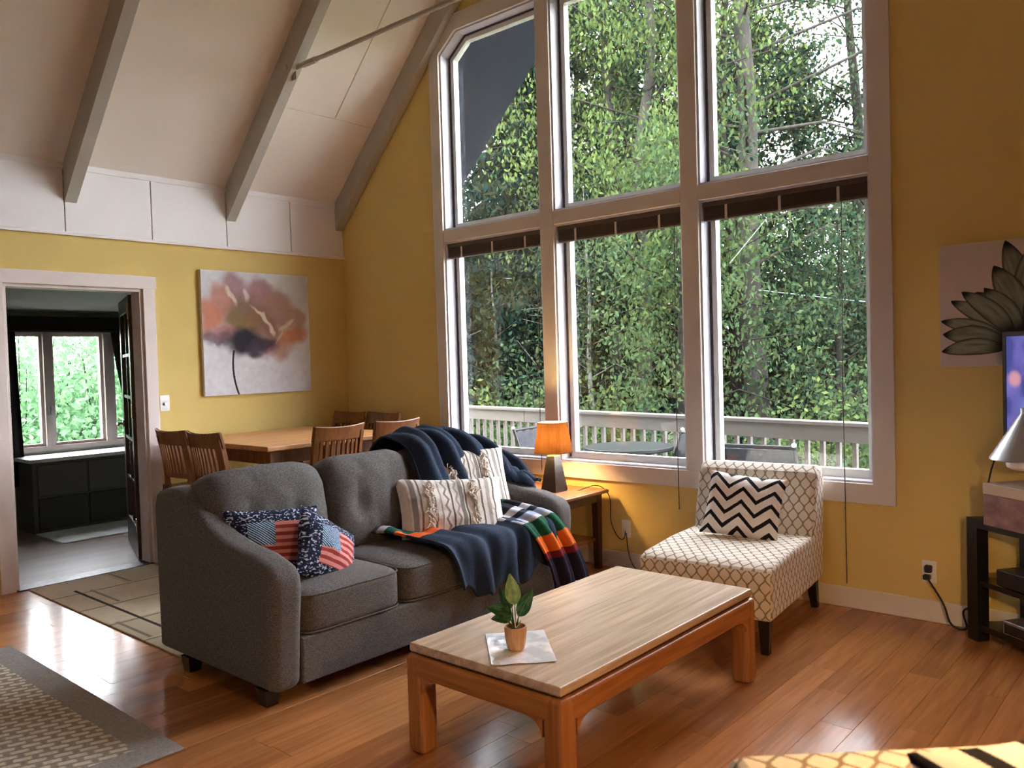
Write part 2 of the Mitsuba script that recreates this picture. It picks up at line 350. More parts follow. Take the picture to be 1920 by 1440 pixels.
def rug1(p, n, uv):
    x, y = p.x * 1.0, p.y * 1.0
    ft = fbm(x * 60, y * 60, 0, 2)
    c = mix((.40, .33, .24), (.56, .49, .38), fbm(x * 2.2, y * 2.2, 3, 2) * .6 + ft * .4)
    r = cell_rand(dr.floor(x / .42), dr.floor(y / .33 + cell_rand(dr.floor(x / .42), 8)), 4)
    c = mix(c, (.36, .31, .22), dr.select(r > .6, .7, .0))
    def ln(d): return 1 - smoothstep(.009, .013, dr.abs(d))
    fx = x / .42 - dr.floor(x / .42); yy = y / .33 + cell_rand(dr.floor(x / .42), 8); fy = yy - dr.floor(yy)
    k = dr.maximum(ln((fx - .08) * .42), ln((fy - .12) * .33) * dr.select(r > .35, 1., 0.))
    c = mix(c, (.08, .065, .055), k * .6)
    b = ln(y + 2.53) * dr.select((x > .35) & (x < 1.78), 1., 0.)
    return mix(c, (.05, .04, .04), b)
pr('rug_beige', proc(rug1), 1., .1)
def rug2(p, n, uv):
    x, y = p.x - 1.2, p.y + 3.17
    edge = dr.minimum(dr.minimum(-y, 1.86 - x), x)
    ft = fbm(p.x * 120, p.y * 120, 0, 2)
    b = (p.x - p.y * .35) / .042; a = (p.y + p.x * .2) / .085 + dr.floor(b) * .5
    d = dr.maximum(dr.abs(a - dr.floor(a) - .5) * .9, dr.abs(b - dr.floor(b) - .5))
    inn = mix((.56, .53, .46), (.27, .245, .20), smoothstep(.27, .37, d))
    c = dr.select(edge < .13, mi.Color3f(.27, .26, .255), inn)
    return c * (.8 + .4 * ft)
bumped('rug_trellis', proc(rug2), lambda p, n, uv: fbm(p.x * 150, p.y * 150, 0, 2), .003, 1., .1)

# ------------------------------------------------------------------ setting
RX = 6.6; RIDGE = 3.3; Y0 = -7.4
fl = solo('floor', box(-.02, RX + .1, Y0, .1, -.12, -.004), 'laminate', 'glossy reddish brown laminate plank floor of the living room', kind='structure')
PW, PL = .127, 1.22
_pl = {}
def plank(w, l):
    k = (round(w, 4), round(l, 4))
    if k not in _pl: _pl[k] = mikit.ply(box(.0004, w - .0004, .0005, l - .0005, -.004, .0005, .0008), 'laminate')
    return _pl[k]
def crand(a, b, c):
    x = (int(a) + 1000000) & 0xFFFFFFFF; y = (int(b) + 1000000) & 0xFFFFFFFF; z = (int(c) + 1000000) & 0xFFFFFFFF
    h = (x * 374761393 + y * 668265263 + z * 2147483647) & 0xFFFFFFFF
    h = ((h ^ (h >> 13)) * 1274126177) & 0xFFFFFFFF
    return ((h ^ (h >> 16)) & 0xFFFFFF) / 16777215.0
for i in range(0, 52):
    off = crand(i, 5, 0) * .999
    j = math.floor(-5.0 / PL + off)
    while True:
        a, b = (j - off) * PL, (j + 1 - off) * PL
        if a >= -.01: break
        b = min(b, 0.0)
        if b - a > .03: part(fl, 'plank', plank(PW, b - a), None, to=T().translate([i * PW, a, 0]))
        j += 1
# window wall with the gable opening
wo = sg.Polygon([(1.25, .64), (4.64, .64), (4.64, 3.86), (4.38, 4.08), (1.51, 4.08), (1.25, 3.86)])
gable = sg.Polygon([(-.15, -.12), (RX + .15, -.12), (RX + .15, 2.9), (RIDGE, 6.2), (-.15, 2.72)])
solo('wall_back', prism_y(gable.difference(wo), 0, .16), 'paint_yellow', 'deep yellow gable wall around the big picture window', kind='structure')
# left wall with the doorway
lw = sg.Polygon([(Y0, -.12), (.0, -.12), (.0, 2.386), (Y0, 2.386)]).difference(sg.Polygon([(-2.76, -.2), (-1.845, -.2), (-1.845, 2.03), (-2.76, 2.03)]))
def prism_x(poly, x0, x1):
    m = trimesh.creation.extrude_polygon(poly, x1 - x0, engine='earcut'); v = m.vertices.copy()
    m.vertices = np.stack([x0 + v[:, 2], v[:, 0], v[:, 1]], 1); return m
solo('wall_left', prism_x(lw, -.13, 0), 'paint_yellow', 'pale lit yellow wall with the doorway and the flower painting', kind='structure')
# knee wall panels above it
kw = solo('wall_knee', box(-.13, -.008, Y0, 0, 2.386, 2.95), 'side_dark', 'white panelled strip between the yellow left wall and the sloping ceiling', kind='structure')
ys = [0, -.55, -1.145, -1.75, -2.355, -2.96, -3.56, -4.17, -4.8]
for a, b in zip(ys[:-1], ys[1:]): part(kw, 'panel', box(-.008, .006, b + .0035, a - .0035, 2.385, 2.875, .002), 'paint_panel', False)
part(kw, 'molding', prism_y(sg.Polygon([(0, 2.377), (.022, 2.377), (.022, 2.392), (.012, 2.402), (.006, 2.402), (0, 2.40)]), -5, 0), 'paint_panel')
part(kw, 'top_strip', box(.0, .012, -5, 0, 2.83, 2.875, .003), 'paint_panel')
# sloping ceilings, z = 2.86 + x
def slope_slab(x0, x1, y0, y1, lift=0., t=.03):
    return hull([(x, y, 2.86 + x + lift + d) for x in (x0, x1) for y in (y0, y1) for d in (0, t)])
ce = solo('ceiling', slope_slab(-.15, RIDGE, Y0, .16, .03, .12), 'paint_ceiling', 'sloping off-white ceiling rising from the panelled strip', kind='structure')
seams = [(0.0, .56, -1.10, 0.0), (.565, 1.9, -.47, 0.0), (.565, 1.9, -1.10, -.475), (1.905, RIDGE, -1.1, 0.)]
for a, b, c, d in seams: part(ce, 'panel', slope_slab(a, b, c + .0012, d - .0012, 0., .028), 'paint_ceiling', False)
for c, d in ((-2.31, -1.105), (-3.5, -2.315), (-4.7, -3.505), (-6, -4.705)): part(ce, 'panel', slope_slab(0, RIDGE, c + .002, d - .002, 0., .028), 'paint_ceiling', False)
for y in (-2.315, -1.105, -3.52, -4.72):
    part(ce, 'beam', hull([(x, yy, 2.86 + x + d) for x, lo in ((.0, -.262), (RIDGE, -.262)) for yy in (y - .04, y + .04) for d in (lo, .02)]), 'paint_beam', False)
part(ce, 'rake_beam', hull([(x, yy, 2.86 + x + d) for x in (.0, RIDGE) for yy in (-.085, -.004) for d in (-.235, .02)]), 'paint_beam', False)
solo('ceiling_right', hull([(x, y, z + d) for x, z in ((RIDGE, 2.86 + RIDGE), (RX + .15, 2.86 - .15)) for y in (Y0, .16) for d in (0, .12)]), 'paint_ceiling', 'right half of the pitched ceiling', kind='structure')
# the rest of the room, behind the camera: walls with wide windows
rw = sg.Polygon([(Y0, -.12), (0, -.12), (0, 2.9), (Y0, 2.9)])
solo('wall_right', prism_x(rw, RX, RX + .13), 'side_wood', 'dark wood panelled wall on the right of the room', kind='structure')
fw = sg.Polygon([(-.15, -.12), (RX + .15, -.12), (RX + .15, 2.9), (RIDGE, 6.2), (-.15, 2.72)]).difference(sg.box(4.7, 1.2, 5.2, 1.9))
solo('wall_front', prism_y(fw, Y0 - .13, Y0), 'side_wood', 'dark wood panelled wall behind the viewer', kind='structure')
# baseboards
def base_prof(y, s): return None
solo('baseboard_back', cat_([box(0.0, RX, -.016, -.0005, 0, .115, .004)]), 'baseboard_paint', 'cream baseboard under the picture window', kind='structure')
bl = [box(.0005, .016, -1.72, -.017, 0, .115, .004), box(.0005, .016, -5, -2.88, 0, .115, .004)]
solo('baseboard_left', cat_(bl), 'baseboard_paint', 'cream baseboard beside the doorway', kind='structure')

# ------------------------------------------------------------------ picture window
W = thing('window_1', 'tall gable window with six panes and cream wooden framing', kind='structure')
CX = [(1.31, 2.30), (2.42, 3.435), (3.555, 4.57)]; ZL = (.70, 2.378); ZU = (2.475, 4.0)
outer = sg.Polygon([(1.207, .592), (4.683, .592), (4.683, 3.90), (4.40, 4.125), (1.50, 4.125), (1.207, 3.90)])
def upper_cell(i):
    a, b = CX[i]
    if i == 0: return sg.Polygon([(a, ZU[0]), (b, ZU[0]), (b, ZU[1]), (1.50, ZU[1]), (a, 3.855)])
    if i == 2: return sg.Polygon([(a, ZU[0]), (b, ZU[0]), (b, 3.855), (4.38, ZU[1]), (a, ZU[1])])
    return sg.box(a, ZU[0], b, ZU[1])
cells = [sg.box(a, ZL[0], b, ZL[1]) for a, b in CX] + [upper_cell(i) for i in range(3)]
# casing in separate boards, mullions and transoms
def brd(poly, y0=-.022, y1=0.0): return prism_y(poly, y0, y1)
inner = sg.Polygon([(1.31, .70), (4.57, .70), (4.57, 3.855), (4.38, 4.0), (1.50, 4.0), (1.31, 3.855)])
ring = outer.difference(inner)
for k, clip in enumerate([sg.box(0, 0.6999, 1.31, 3.857), sg.box(4.57, .6999, 6, 3.857), sg.box(0, 0, 6, .6999), sg.box(1.5, 3.99, 4.38, 5)]):
    part(W, 'casing', brd(ring.intersection(clip)), 'paint_trim', False)
for clip in (sg.box(0, 3.857, 1.4999, 5), sg.box(4.3801, 3.857, 6, 5)):
    g = ring.intersection(clip); part(W, 'casing', brd(g), 'paint_trim', False)
for a, b in ((2.30, 2.42), (3.435, 3.555)): part(W, 'mullion', box(a, b, -.02, .15, .70, 4.0, .003), 'paint_trim', False)
for a, b in CX: part(W, 'transom', box(a, b, -.018, .15, 2.378, 2.475, .003), 'paint_trim', False)
for k, c in enumerate(cells):
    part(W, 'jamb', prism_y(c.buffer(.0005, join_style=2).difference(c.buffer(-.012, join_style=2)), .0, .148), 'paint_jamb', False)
    c1 = c.buffer(-.0125, join_style=2)
    bx0, bz0, bx1, bz1 = c1.bounds; strip = sg.box(bx0, bz0, bx1, bz0 + .0128); gk = (W, 'gasket', prism_y(c1.difference(c1.buffer(-.012, join_style=2)).difference(strip), .088, .15), 'gasket', False)
    c2 = c1.buffer(-.0125, join_style=2)
    sk = part(W, 'sash', prism_y(c2.difference(c2.buffer(-.034, join_style=2)).union(strip), .096, .15), 'vinyl_white', False)
    part(sk, *gk[1:]); c3 = c2.buffer(-.030, join_style=2)
    v2, f2 = trimesh.creation.triangulate_polygon(c3, engine='earcut')
    part(sk, 'pane', trimesh.Trimesh(np.stack([v2[:, 0], np.full(len(v2), .122), v2[:, 1]], 1), f2, process=False), 'glass_pane', False)
# raised blinds
for i, (a, b) in enumerate(CX):
    lab = ['narrow dark brown raised blind in the lower pane nearest the corner of the room', 'dark brown raised blind in the middle lower pane above the table lamp', 'dark brown raised blind in the lower pane above the accent chair'][i]
    B = thing('window_blind', lab, 'blind', 'raised blinds of the picture window')
    part(B, 'headrail', rbox(a + .015, b - .015, .012, .062, 2.335, 2.374, .004), 'blind_brown')
    z = 2.333
    for s in range(11):
        part(B, 'slat', box(a + .02, b - .02, .014, .060, z - .0042, z - .0008), 'blind_brown', False); z -= .0058
    part(B, 'bottom_rail', rbox(a + .02, b - .02, .014, .060, z - .018, z, .004), 'blind_brown')
    for q in (.17, .5, .83): part(B, 'ladder_tape', box(a + (b - a) * q - .008, a + (b - a) * q + .008, .0105, .0125, z - .018, 2.335), 'paint_trim', False)
    xc = (2.262, 3.38, 4.42)[i]; zb = (.62, .45, .14)[i]
    part(B, 'pull_cord', tube([(xc, .008, 2.33), (xc + .003, -.012, 2.2), (xc, -.03, 1.2), (xc + .004, -.03, zb)], .0026, 6), 'blind_brown')

# ------------------------------------------------------------------ doorway and sunroom
D = thing('door_1', 'doorway with pale pinkish trim leading to the sunroom', kind='structure')
for a, b, z0, z1 in ((-1.845, -1.755, 0, 2.12), (-2.85, -2.76, 0, 2.12)): part(D, 'trim', box(0, .02, a, b, z0, z1, .003), 'paint_doortrim', False)
part(D, 'trim', box(0, .021, -2.86, -1.745, 2.03, 2.125, .003), 'paint_doortrim', False)
for a, b in ((-1.865, -1.845), (-2.76, -2.74)): part(D, 'jamb', box(-.135, .0, a, b, 0, 2.03), 'paint_doortrim', False)
part(D, 'jamb', box(-.135, 0, -2.76, -1.845, 2.01, 2.03), 'paint_doortrim', False)
part(D, 'threshold', box(-.13, .03, -2.76, -1.845, 0, .008, .002), 'door_wood', False)
# open french door, hinged on the right jamb
L = thing('french_door', 'dark brown french door standing open into the sunroom', 'door')
dl = T().translate([-.135, -1.868, 0]).rotate([0, 0, 1], 180 - 19)   # local x runs along the leaf, local y is its thickness
DW = .84
def dpart(name, m, mat, sm=False, **k): return part(L, name, m, mat, sm, to=dl, **k)
for a, b in ((.0, .11), (DW - .11, DW)): dpart('stile', box(a, b, -.02, .02, .015, 2.0, .003), 'door_wood')
for a, b in ((.015, .25), (1.88, 2.0)): dpart('rail', box(.11, DW - .11, -.02, .02, a, b, .003), 'door_wood')
for k in range(1, 5): dpart('glazing_bar', box(.11, DW - .11, -.014, .014, .25 + 1.63 * k / 5 - .012, .25 + 1.63 * k / 5 + .012), 'door_wood')
dpart('glazing_bar', box(DW / 2 - .012, DW / 2 + .012, -.013, .013, .25, 1.88), 'door_wood')
for k in range(5):
    for c in range(2):
        x0 = .11 + (DW - .22) / 2 * c
        dpart('pane', trimesh.Trimesh([(x0, 0, .25 + 1.63 * k / 5), (x0 + (DW - .22) / 2, 0, .25 + 1.63 * k / 5), (x0 + (DW - .22) / 2, 0, .25 + 1.63 * (k + 1) / 5), (x0, 0, .25 + 1.63 * (k + 1) / 5)], [(0, 1, 2), (0, 2, 3)], process=False), 'glass_pane')
for z in (.22, 1.08, 1.82): dpart('hinge', box(-.004, .05, .02, .026, z, z + .1, .002), 'brass', label='brass hinge')
for s in (-1, 1):
    dpart('handle', cat_([tube([(DW - .055, s * .02, 1.0), (DW - .055, s * .065, 1.0), (DW - .075, s * .072, 1.0), (DW - .17, s * .07, .995)], .009, 8), mv(lathe([(.026, 0), (.026, .008), (.012, .012)], 16), DW - .055, s * .02, 1.0, rx=-90 * s)]), 'steel', 40)
# sunroom shell: x from -2.45 to -.13
SX = -2.45
solo('floor_sunroom', box(SX - .2, -.13, -4.2, .6, -.12, 0), 'sunroom_floor', 'greyish brown floor of the sunroom', kind='structure')
swo = [sg.box(-2.06 - .45, .74, -1.90 + .02, 1.80), sg.box(-1.79, .74, -1.24, 1.80), sg.box(-1.10, .74, -.55, 1.80)]
sw = sg.Polygon([(-4.2, -.12), (.6, -.12), (.6, 2.02), (-4.2, 2.02)])
for o in (sg.box(-2.45, .70, -.40, 1.84),): sw = sw.difference(o)
solo('wall_sunroom', prism_x(sw, SX - .13, SX), 'sunroom_wall', 'grey far wall of the sunroom around its window', kind='structure')
solo('wall_sunroom_end', cat_([box(SX, -.13, .5, .6, 0, 2.6), box(SX, -.13, -4.2, -4.1, 0, 2.6)]), 'sunroom_wall', 'grey side walls of the sunroom', kind='structure')
solo('ceiling_sunroom', hull([(x, y, z + d) for x, z in ((SX - .2, 1.985), (-.13, 2.33)) for y in (-4.2, .6) for d in (0, .1)]), 'sunroom_wall', 'sloping grey ceiling of the sunroom', kind='structure')
solo('wall_sunroom_inner', prism_x(sg.Polygon([(-4.2, 0), (.6, 0), (.6, 2.4), (-4.2, 2.4)]).difference(sg.box(-2.77, -1, -1.84, 2.04)), -.15, -.1305), 'sunroom_wall', 'grey sunroom side of the doorway wall', kind='structure')
W2 = thing('window_2', 'three-light sunroom window with pinkish brown frames seen through the doorway', kind='structure')
part(W2, 'frame', prism_x(sg.box(-2.45, .70, -.40, 1.84).difference(sg.MultiPolygon([sg.box(-2.38, .74, -1.68, 1.81), sg.box(-1.605, .74, -1.125, 1.81), sg.box(-1.035, .74, -.46, 1.81)])), SX - .10, SX + .012), 'sunroom_trim', False)
for a, b in ((-2.38, -1.68), (-1.605, -1.125), (-1.035, -.46)):
    s = sg.box(a, .74, b, 1.81); sk = part(W2, 'sash', prism_x(s.difference(s.buffer(-.025, join_style=2)), SX - .09, SX - .03), 'sunroom_trim', False)
    part(sk, 'pane', trimesh.Trimesh([(SX - .06, a, .74), (SX - .06, b, .74), (SX - .06, b, 1.81), (SX - .06, a, 1.81)], [(0, 1, 2), (0, 2, 3)], process=False), 'glass_pane', False)
part(W2, 'latch', cat_([box(SX + .012, SX + .03, -1.66, -1.625, 1.03, 1.12, .004), tube([(SX + .03, -1.64, 1.07), (SX + .05, -1.63, 1.03)], .008, 6)]), 'steel')
def drape(y0, y1, y0b, y1b, ztop, zbot, x, folds, amp):
    def f(U, V):
        a = y0 + (y0b - y0) * V ** 1.3; b = y1 + (y1b - y1) * V ** 1.3
        y = a + (b - a) * U
        return np.stack([x + amp * np.sin(U * folds * 2 * np.pi) * (.6 + .4 * V), y, ztop + (zbot - ztop) * V], -1)
    m, uv = grid(f, 60, 16); return thick(m, uv, .006)[0]
solo('curtain', drape(-2.6, -1.94, -2.6, -1.90, 1.90, .40, SX + .09, 6, .022), 'curtain_dark', 'straight dark curtain hanging at the end of the sunroom window nearest the door trim', 'curtain', smooth=True)
solo('curtain', drape(-1.09, -.30, -.90, -.30, 1.90, .72, SX + .09, 5, .02), 'curtain_dark', 'dark curtain pulled aside beside the open french door', 'curtain', smooth=True)
V_ = thing('curtain_valance', 'dark valance above the sunroom window', 'valance')
part(V_, 'board', box(SX, SX + .13, -2.9, -.3, 1.835, 1.965, .01), 'curtain_dark', False)
part(V_, 'rod', tube([(SX + .12, -2.9, 1.835), (SX + .12, -.3, 1.835)], .016, 10), 'curtain_dark')
CB = thing('storage_cabinet', 'low dark grey storage cabinet under the sunroom window', 'cabinet')
part(CB, 'body', box(SX + .02, -2.0, -1.97, -.62, .0, .635, .004), 'cabinet_grey', False)
part(CB, 'countertop', rbox(SX + .015, -1.965, -2.0, -.6, .635, .668, .006), 'white_top', label='glossy white top')
for c in range(3):
    for r_ in range(2):
        y0 = -1.93 + c * .435
        part(CB, 'drawer_front', box(-2.0, -1.985, y0, y0 + .42, .03 + r_ * .30, .03 + r_ * .30 + .28, .004), 'cabinet_dark' if r_ == 0 else 'cabinet_grey', False)
solo('floor_mat', rbox(-1.95, -1.33, -1.98, -1.02, .0, .012, .005), 'white_top', 'pale mat lying on the sunroom floor in front of the cabinet', 'mat')
S_ = thing('light_switch', 'white light switch plate on the yellow wall beside the doorway', 'light switch')
part(S_, 'plate', rbox(.0, .007, -1.745, -1.672, 1.122, 1.242, .003), 'white_plastic')
part(S_, 'toggle', box(.006, .02, -1.719, -1.703, 1.165, 1.19, .003), 'steel')

# ------------------------------------------------------------------ pictures on the walls
def canvas(name, label, corner, udir, w, h, n, depth, art):
    k = thing(name, label, 'painting'); u = np.array(udir, float); nn = np.array(n, float); c = np.array(corner, float); z = np.array([0, 0, 1.])
    g = .001 * nn
    part(k, 'canvas', hull([c + a * u * w + b * z * h + d * nn for a in (0, 1) for b in (0, 1) for d in (.0005, depth)]), 'canvas_edge', False)
    q = [c + a * u * w + b * z * h + (depth + .0006) * nn for a, b in ((.002, .002), (.998, .002), (.998, .998), (.002, .998))]
    part(k, 'artwork', trimesh.Trimesh(q, [(0, 1, 2), (0, 2, 3)], process=False), art, False, uv=np.array([[0, 0], [1, 0], [1, 1], [0, 1]], float))
canvas('flower_painting', 'square abstract canvas of a rust and mauve flower on the yellow wall', (0, -1.40, 1.217), (0, 1, 0), .98, .985, (1, 0, 0), .035, 'flower_art')
canvas('agave_painting', 'wide canvas of dark green agave leaves on the wall above the television', (4.912, 0, 1.332), (1, 0, 0), .88, .61, (0, -1, 0), .035, 'agave_art')

# ------------------------------------------------------------------ tie rod
TR = thing('tie_rod', 'slim painted tie rod spanning from the ceiling beam', 'tie rod')
part(TR, 'rod', tube([(.93, -1.10, 3.58), (5.65, -1.10, 3.555)], .016, 10), 'paint_beam')
part(TR, 'turnbuckle', tube([(1.05, -1.10, 3.579), (1.2, -1.10, 3.578)], [.022, .022], 10), 'paint_beam')
part(TR, 'bracket', cat_([box(.78, .96, -1.105, -1.095, 3.50, 3.64, .004), tube([(.90, -1.16, 3.58), (.90, -1.04, 3.58)], .022, 10)]), 'paint_beam')

# ------------------------------------------------------------------ sofa
SF = thing('sofa', 'charcoal grey three-seat sofa with tufted back cushions and sloping arms', 'sofa')
armp = [(2.06, .07), (3.05, .07), (3.065, .30), (3.085, .48), (3.08, .555), (3.04, .60), (2.92, .635), (2.75, .655), (2.62, .685), (2.52, .735), (2.44, .80), (2.37, .85), (2.28, .872), (2.17, .868), (2.08, .845), (2.05, .78)]
armp = np.array(sg.Polygon(armp).buffer(.03).buffer(-.06).buffer(.03).exterior.coords)[:-1]
part(SF, 'arm', soft_extrude(armp, -2.79, -2.625, .055, 6), 'sofa_fabric', 40)
part(SF, 'arm', soft_extrude(armp, -.895, -.735, .055, 6), 'sofa_fabric', 40)
part(SF, 'front_rail', rbox(2.25, 3.045, -2.63, -.89, .07, .272, .012), 'sofa_fabric')
part(SF, 'back', mv(rbox(-.1, .1, -.875, .875, 0, .77, .03), 2.16, -1.76, .07, ry=0), 'sofa_fabric')
for y in (-2.62, -2.048, -1.476):
    m, q = soft_box(.72, .572, .19, 9); v = m.vertices
    v[:, 2] += .022 * np.clip(1 - q[:, 0] ** 2, 0, 1) * np.clip(1 - q[:, 1] ** 2, 0, 1) * (q[:, 2] > 0) + .006 * (meshkit.fbm(v * 5 + y, 3) - .5)
    v[:, 0] += .012 * np.clip(1 - q[:, 1] ** 2, 0, 1) * (q[:, 0] > 0)
    m.vertices = v + np.array([2.685, y + .286, .362])
    ck = part(SF, 'seat_cushion', m, 'sofa_fabric', True)
    for zz in (.444, .283): part(ck, 'welt', tube([(2.75, y + .004, zz), (2.99, y + .006, zz - .001), (3.028, y + .03, zz - .003), (3.046, y + .10, zz - .004), (3.05, y + .286, zz - .002), (3.046, y + .472, zz - .004), (3.028, y + .542, zz - .003), (2.99, y + .566, zz - .001), (2.75, y + .568, zz)], .0045, 6, 40), 'sofa_fabric', True)
for i, y in enumerate((-2.735, -2.062, -1.474)):
    w = .675 if i == 0 else .592
    m, q = soft_box(.25, w, .53, 5); v = m.vertices.copy()
    front = np.clip(q[:, 0], 0, 1) > .05
    yy, zz = q[:, 1], q[:, 2]
    bul = .05 * np.clip(1 - yy ** 2, 0, 1) ** .6 * np.clip(1 - (zz - .1) ** 2, 0, 1) ** .6
    d = 0
    for ty, tz in ((-.36, -.08), (.36, -.08)):
        r2 = ((yy - ty) * w / 2) ** 2 + ((zz - tz) * .265) ** 2
        d = d + .034 * np.exp(-r2 / (2 * .04 ** 2))
        up = np.clip((zz - tz), 0, 1); dn = np.clip(tz - zz, 0, 1)
        d = d + .030 * np.exp(-((yy - ty + .06 * np.sin(up * 7)) * w / 2) ** 2 / (2 * .014 ** 2)) * np.exp(-up * 1.0) * (zz > tz) + .018 * np.exp(-((yy - ty) * w / 2) ** 2 / (2 * .02 ** 2)) * np.exp(-dn * 2.0) * (zz <= tz)
        for s in (-1, 1): d = d + .020 * np.exp(-((yy - ty - s * .22 * up) * w / 2) ** 2 / (2 * .012 ** 2)) * np.exp(-up * 2.4) * (zz > tz)
    d = d + .030 * np.exp(-(yy * w / 2) ** 2 / (2 * .02 ** 2)) * np.exp(-np.abs(zz + .3) * 1.6) * (zz < .4)
    d = .042 * np.tanh(d / .042)
    v[:, 0] += np.where(front, bul - d, 0)
    v += .022 * (meshkit.fbm(v * 8 + i * 5.1, 4)[:, None] - .5) * np.array([1, .6, 1.0])
    v[:, 2] += -.012 * (1 - np.abs(yy)) * (zz > .5) * 0
    m.vertices = v; m = mv(m, ry=-11)
    m = mv(m, 2.385, y + w / 2, .672)
    part(SF, 'back_cushion', m, 'sofa_fabric', True)
for x in (2.30, 2.95):
    for y in (-2.74, -.79): part(SF, 'leg', taper(x, y, 0, .075, .055, .055, .075, .075), 'dark_leg', False, label='short dark wooden leg')

# pillows on the sofa
def cushion(name, w, h, t, mat, label, cat, at, rz, lean, roll=0, seed=1, group=None, pinch=.07):
    m, uv = pillow(w, h, t, seed=seed, pinch=pinch)
    R = T().translate(at).rotate([0, 0, 1], rz).rotate([1, 0, 0], -lean).rotate([0, 1, 0], roll)
    k = thing(name, label, cat, group)
    return part(k, 'cover', m, mat, True, uv=uv, to=R), R
cushion('flag_pillow', .44, .34, .15, 'flag_fabric', 'navy flag pillow leaning flat against the back of the sofa beside the near arm', 'pillow', (2.65, -2.50, .605), 70, 22, 3, 2)
cushion('flag_pillow', .42, .34, .15, 'flag_fabric', 'navy flag pillow tipped on its corner in front of the other flag pillow', 'pillow', (2.79, -2.30, .54), 112, 18, 33, 5)
for args in ((( 2.60, -1.13, .70), 74, 26, 4, 7, 'cream pillow with grey stripes tucked behind the other striped pillow', .56, .46), ((2.73, -1.40, .595), 66, 30, 4, 9, 'cream pillow with grey stripes and fringe standing in front on the seat', .64, .40)):
    at, rz, ln, ro, sd, lab, w_, h_ = args
    k, R = cushion('striped_pillow', w_, h_, .15, 'tribal_fabric', lab, 'pillow', at, rz, ln, ro, sd)
    rng = np.random.default_rng(sd); st = []
    for u0 in (-.11, .09):
        for _ in range(70):
            x = u0 * w_ / .5 + rng.normal(0, .012); z = rng.uniform(-.42, .42) * h_
            pf = ((1 - abs(2 * x / w_) ** 2.4) * (1 - min(abs(2 * z / h_), 1) ** 2.4)) ** .55 * .075
            st.append(tube([(x, -pf + .004, z), (x + rng.normal(0, .01), -pf - .012, z - .012), (x + rng.normal(0, .014), -pf - .008, z - .035)], [.004, .004, .002], 4))
    part(k, 'fringe', cat_(st), 'tuft_cream', True, kind='stuff', to=R, label='shaggy cream tufts')

# throw blanket: over the back, and across the seat and front
BK = thing('throw_blanket', 'navy fleece blanket with orange and green striped ends draped over the sofa', 'blanket')
def profile(pts):
    pts = np.array(pts, float); t = np.r_[0, np.cumsum(np.linalg.norm(np.diff(pts, axis=0), axis=1))]; t /= t[-1]
    from scipy.interpolate import PchipInterpolator as PI
    fx, fz = PI(t, pts[:, 0]), PI(t, pts[:, 1]); return lambda s: (fx(s), fz(s))
def upper(U, V):
    x, z = profile([(2.06, .62), (2.04, .84), (2.12, .945), (2.26, 1.00), (2.40, .99), (2.52, .93), (2.58, .80), (2.64, .62), (2.70, .49)])(V)
    y = -1.47 + U * (.80 + .05 * V) + .03 * np.sin(V * 7 + U * 3)
    fold = .022 * np.sin(U * 30 + 3.5 * V + 2 * np.sin(V * 3)) + .014 * np.sin(U * 57 - 4 * V)
    drop = np.clip((U - .55) / .45, 0, 1) ** 1.5
    lift = .02 * np.sin(np.clip(U / .55, 0, 1) * np.pi)
    z = z + lift - drop * .20 * np.clip((z - .55) / .4, 0, 1) + fold * .7
    x = x + fold * .9 + .03 * drop
    return np.stack([x, y, z], -1)
m, uv = grid(upper, 110, 70); uv = np.stack([uv[:, 0], .5 + .4 * uv[:, 1]], 1); m, uv = thick(m, uv, .012)
part(BK, 'back_drape', m, 'blanket_navy', True, uv=uv)
def lower(U, V):
    x, z = profile([(2.52, .50), (2.62, .475), (2.78, .485), (2.95, .49), (3.05, .475), (3.085, .42), (3.095, .32), (3.11, .20)])(np.clip(V * (1.0 - .10 * np.sin(U * 9 + 1) ** 2 + .06 * np.sin(U * 4)), 0, 1))
    y = -1.86 + U * .95 + V * .10 * (1 - U) + .02 * np.sin(V * 8 + U * 5)
    hang = np.clip((V - .35) / .5, 0, 1)
    fold = np.sin(U * 26 + 2.2 * np.sin(V * 2.4)) + .5 * np.sin(U * 47 + V * 3)
    return np.stack([x + .020 * fold * hang + .012 * hang, y, z + .014 * fold * (1 - .6 * hang) + .022 + .04 * np.exp(-((V - .15) / .12) ** 2) * (.5 + .5 * np.sin(U * 20))], -1)
m, uv = grid(lower, 130, 70); m, uv = thick(m, uv, .012)
part(BK, 'seat_drape', m, 'blanket_navy', True, uv=uv)
def right(U, V):
    x, z = profile([(2.66, .56), (2.78, .57), (2.92, .55), (3.05, .52), (3.11, .44), (3.13, .36), (3.145, .24), (3.155, .125)])(V)
    y = -1.26 + U * (.24 + .04 * V) + .26 * V ** 1.3 * (.75 + .25 * U) + .015 * np.sin(V * 9)
    sag = .06 * (1 - np.clip(U * 1.6, 0, 1)) * np.exp(-((V - .2) / .35) ** 2)
    fold = np.sin(U * 15 + 1.5 * V) + .5 * np.sin(U * 31 + 2 * V)
    return np.stack([x + .018 * fold * np.clip(V * 1.5, 0, 1), y, z - sag + .012 * fold * (1 - V) + .012], -1)
m, uv = grid(right, 70, 70); m, uv = thick(m, uv, .012)
part(BK, 'striped_end', m, 'blanket_stripe', True, uv=uv, label='orange, green, white and navy striped end')
m, uv = grid(lambda U, V: np.stack([2.42 + .36 * V + .015 * np.sin(U * 12), -.80 + .12 * U + .02 * np.sin(V * 7), .70 - .05 * (2 * V - 1) ** 2 + .03 * np.sin(np.pi * U) + .012 * np.sin(V * 22 + U * 5)], -1), 16, 40)
m, uv = thick(m, uv, .02); part(BK, 'arm_fold', m, 'blanket_navy', True, uv=uv * .2 + .4)
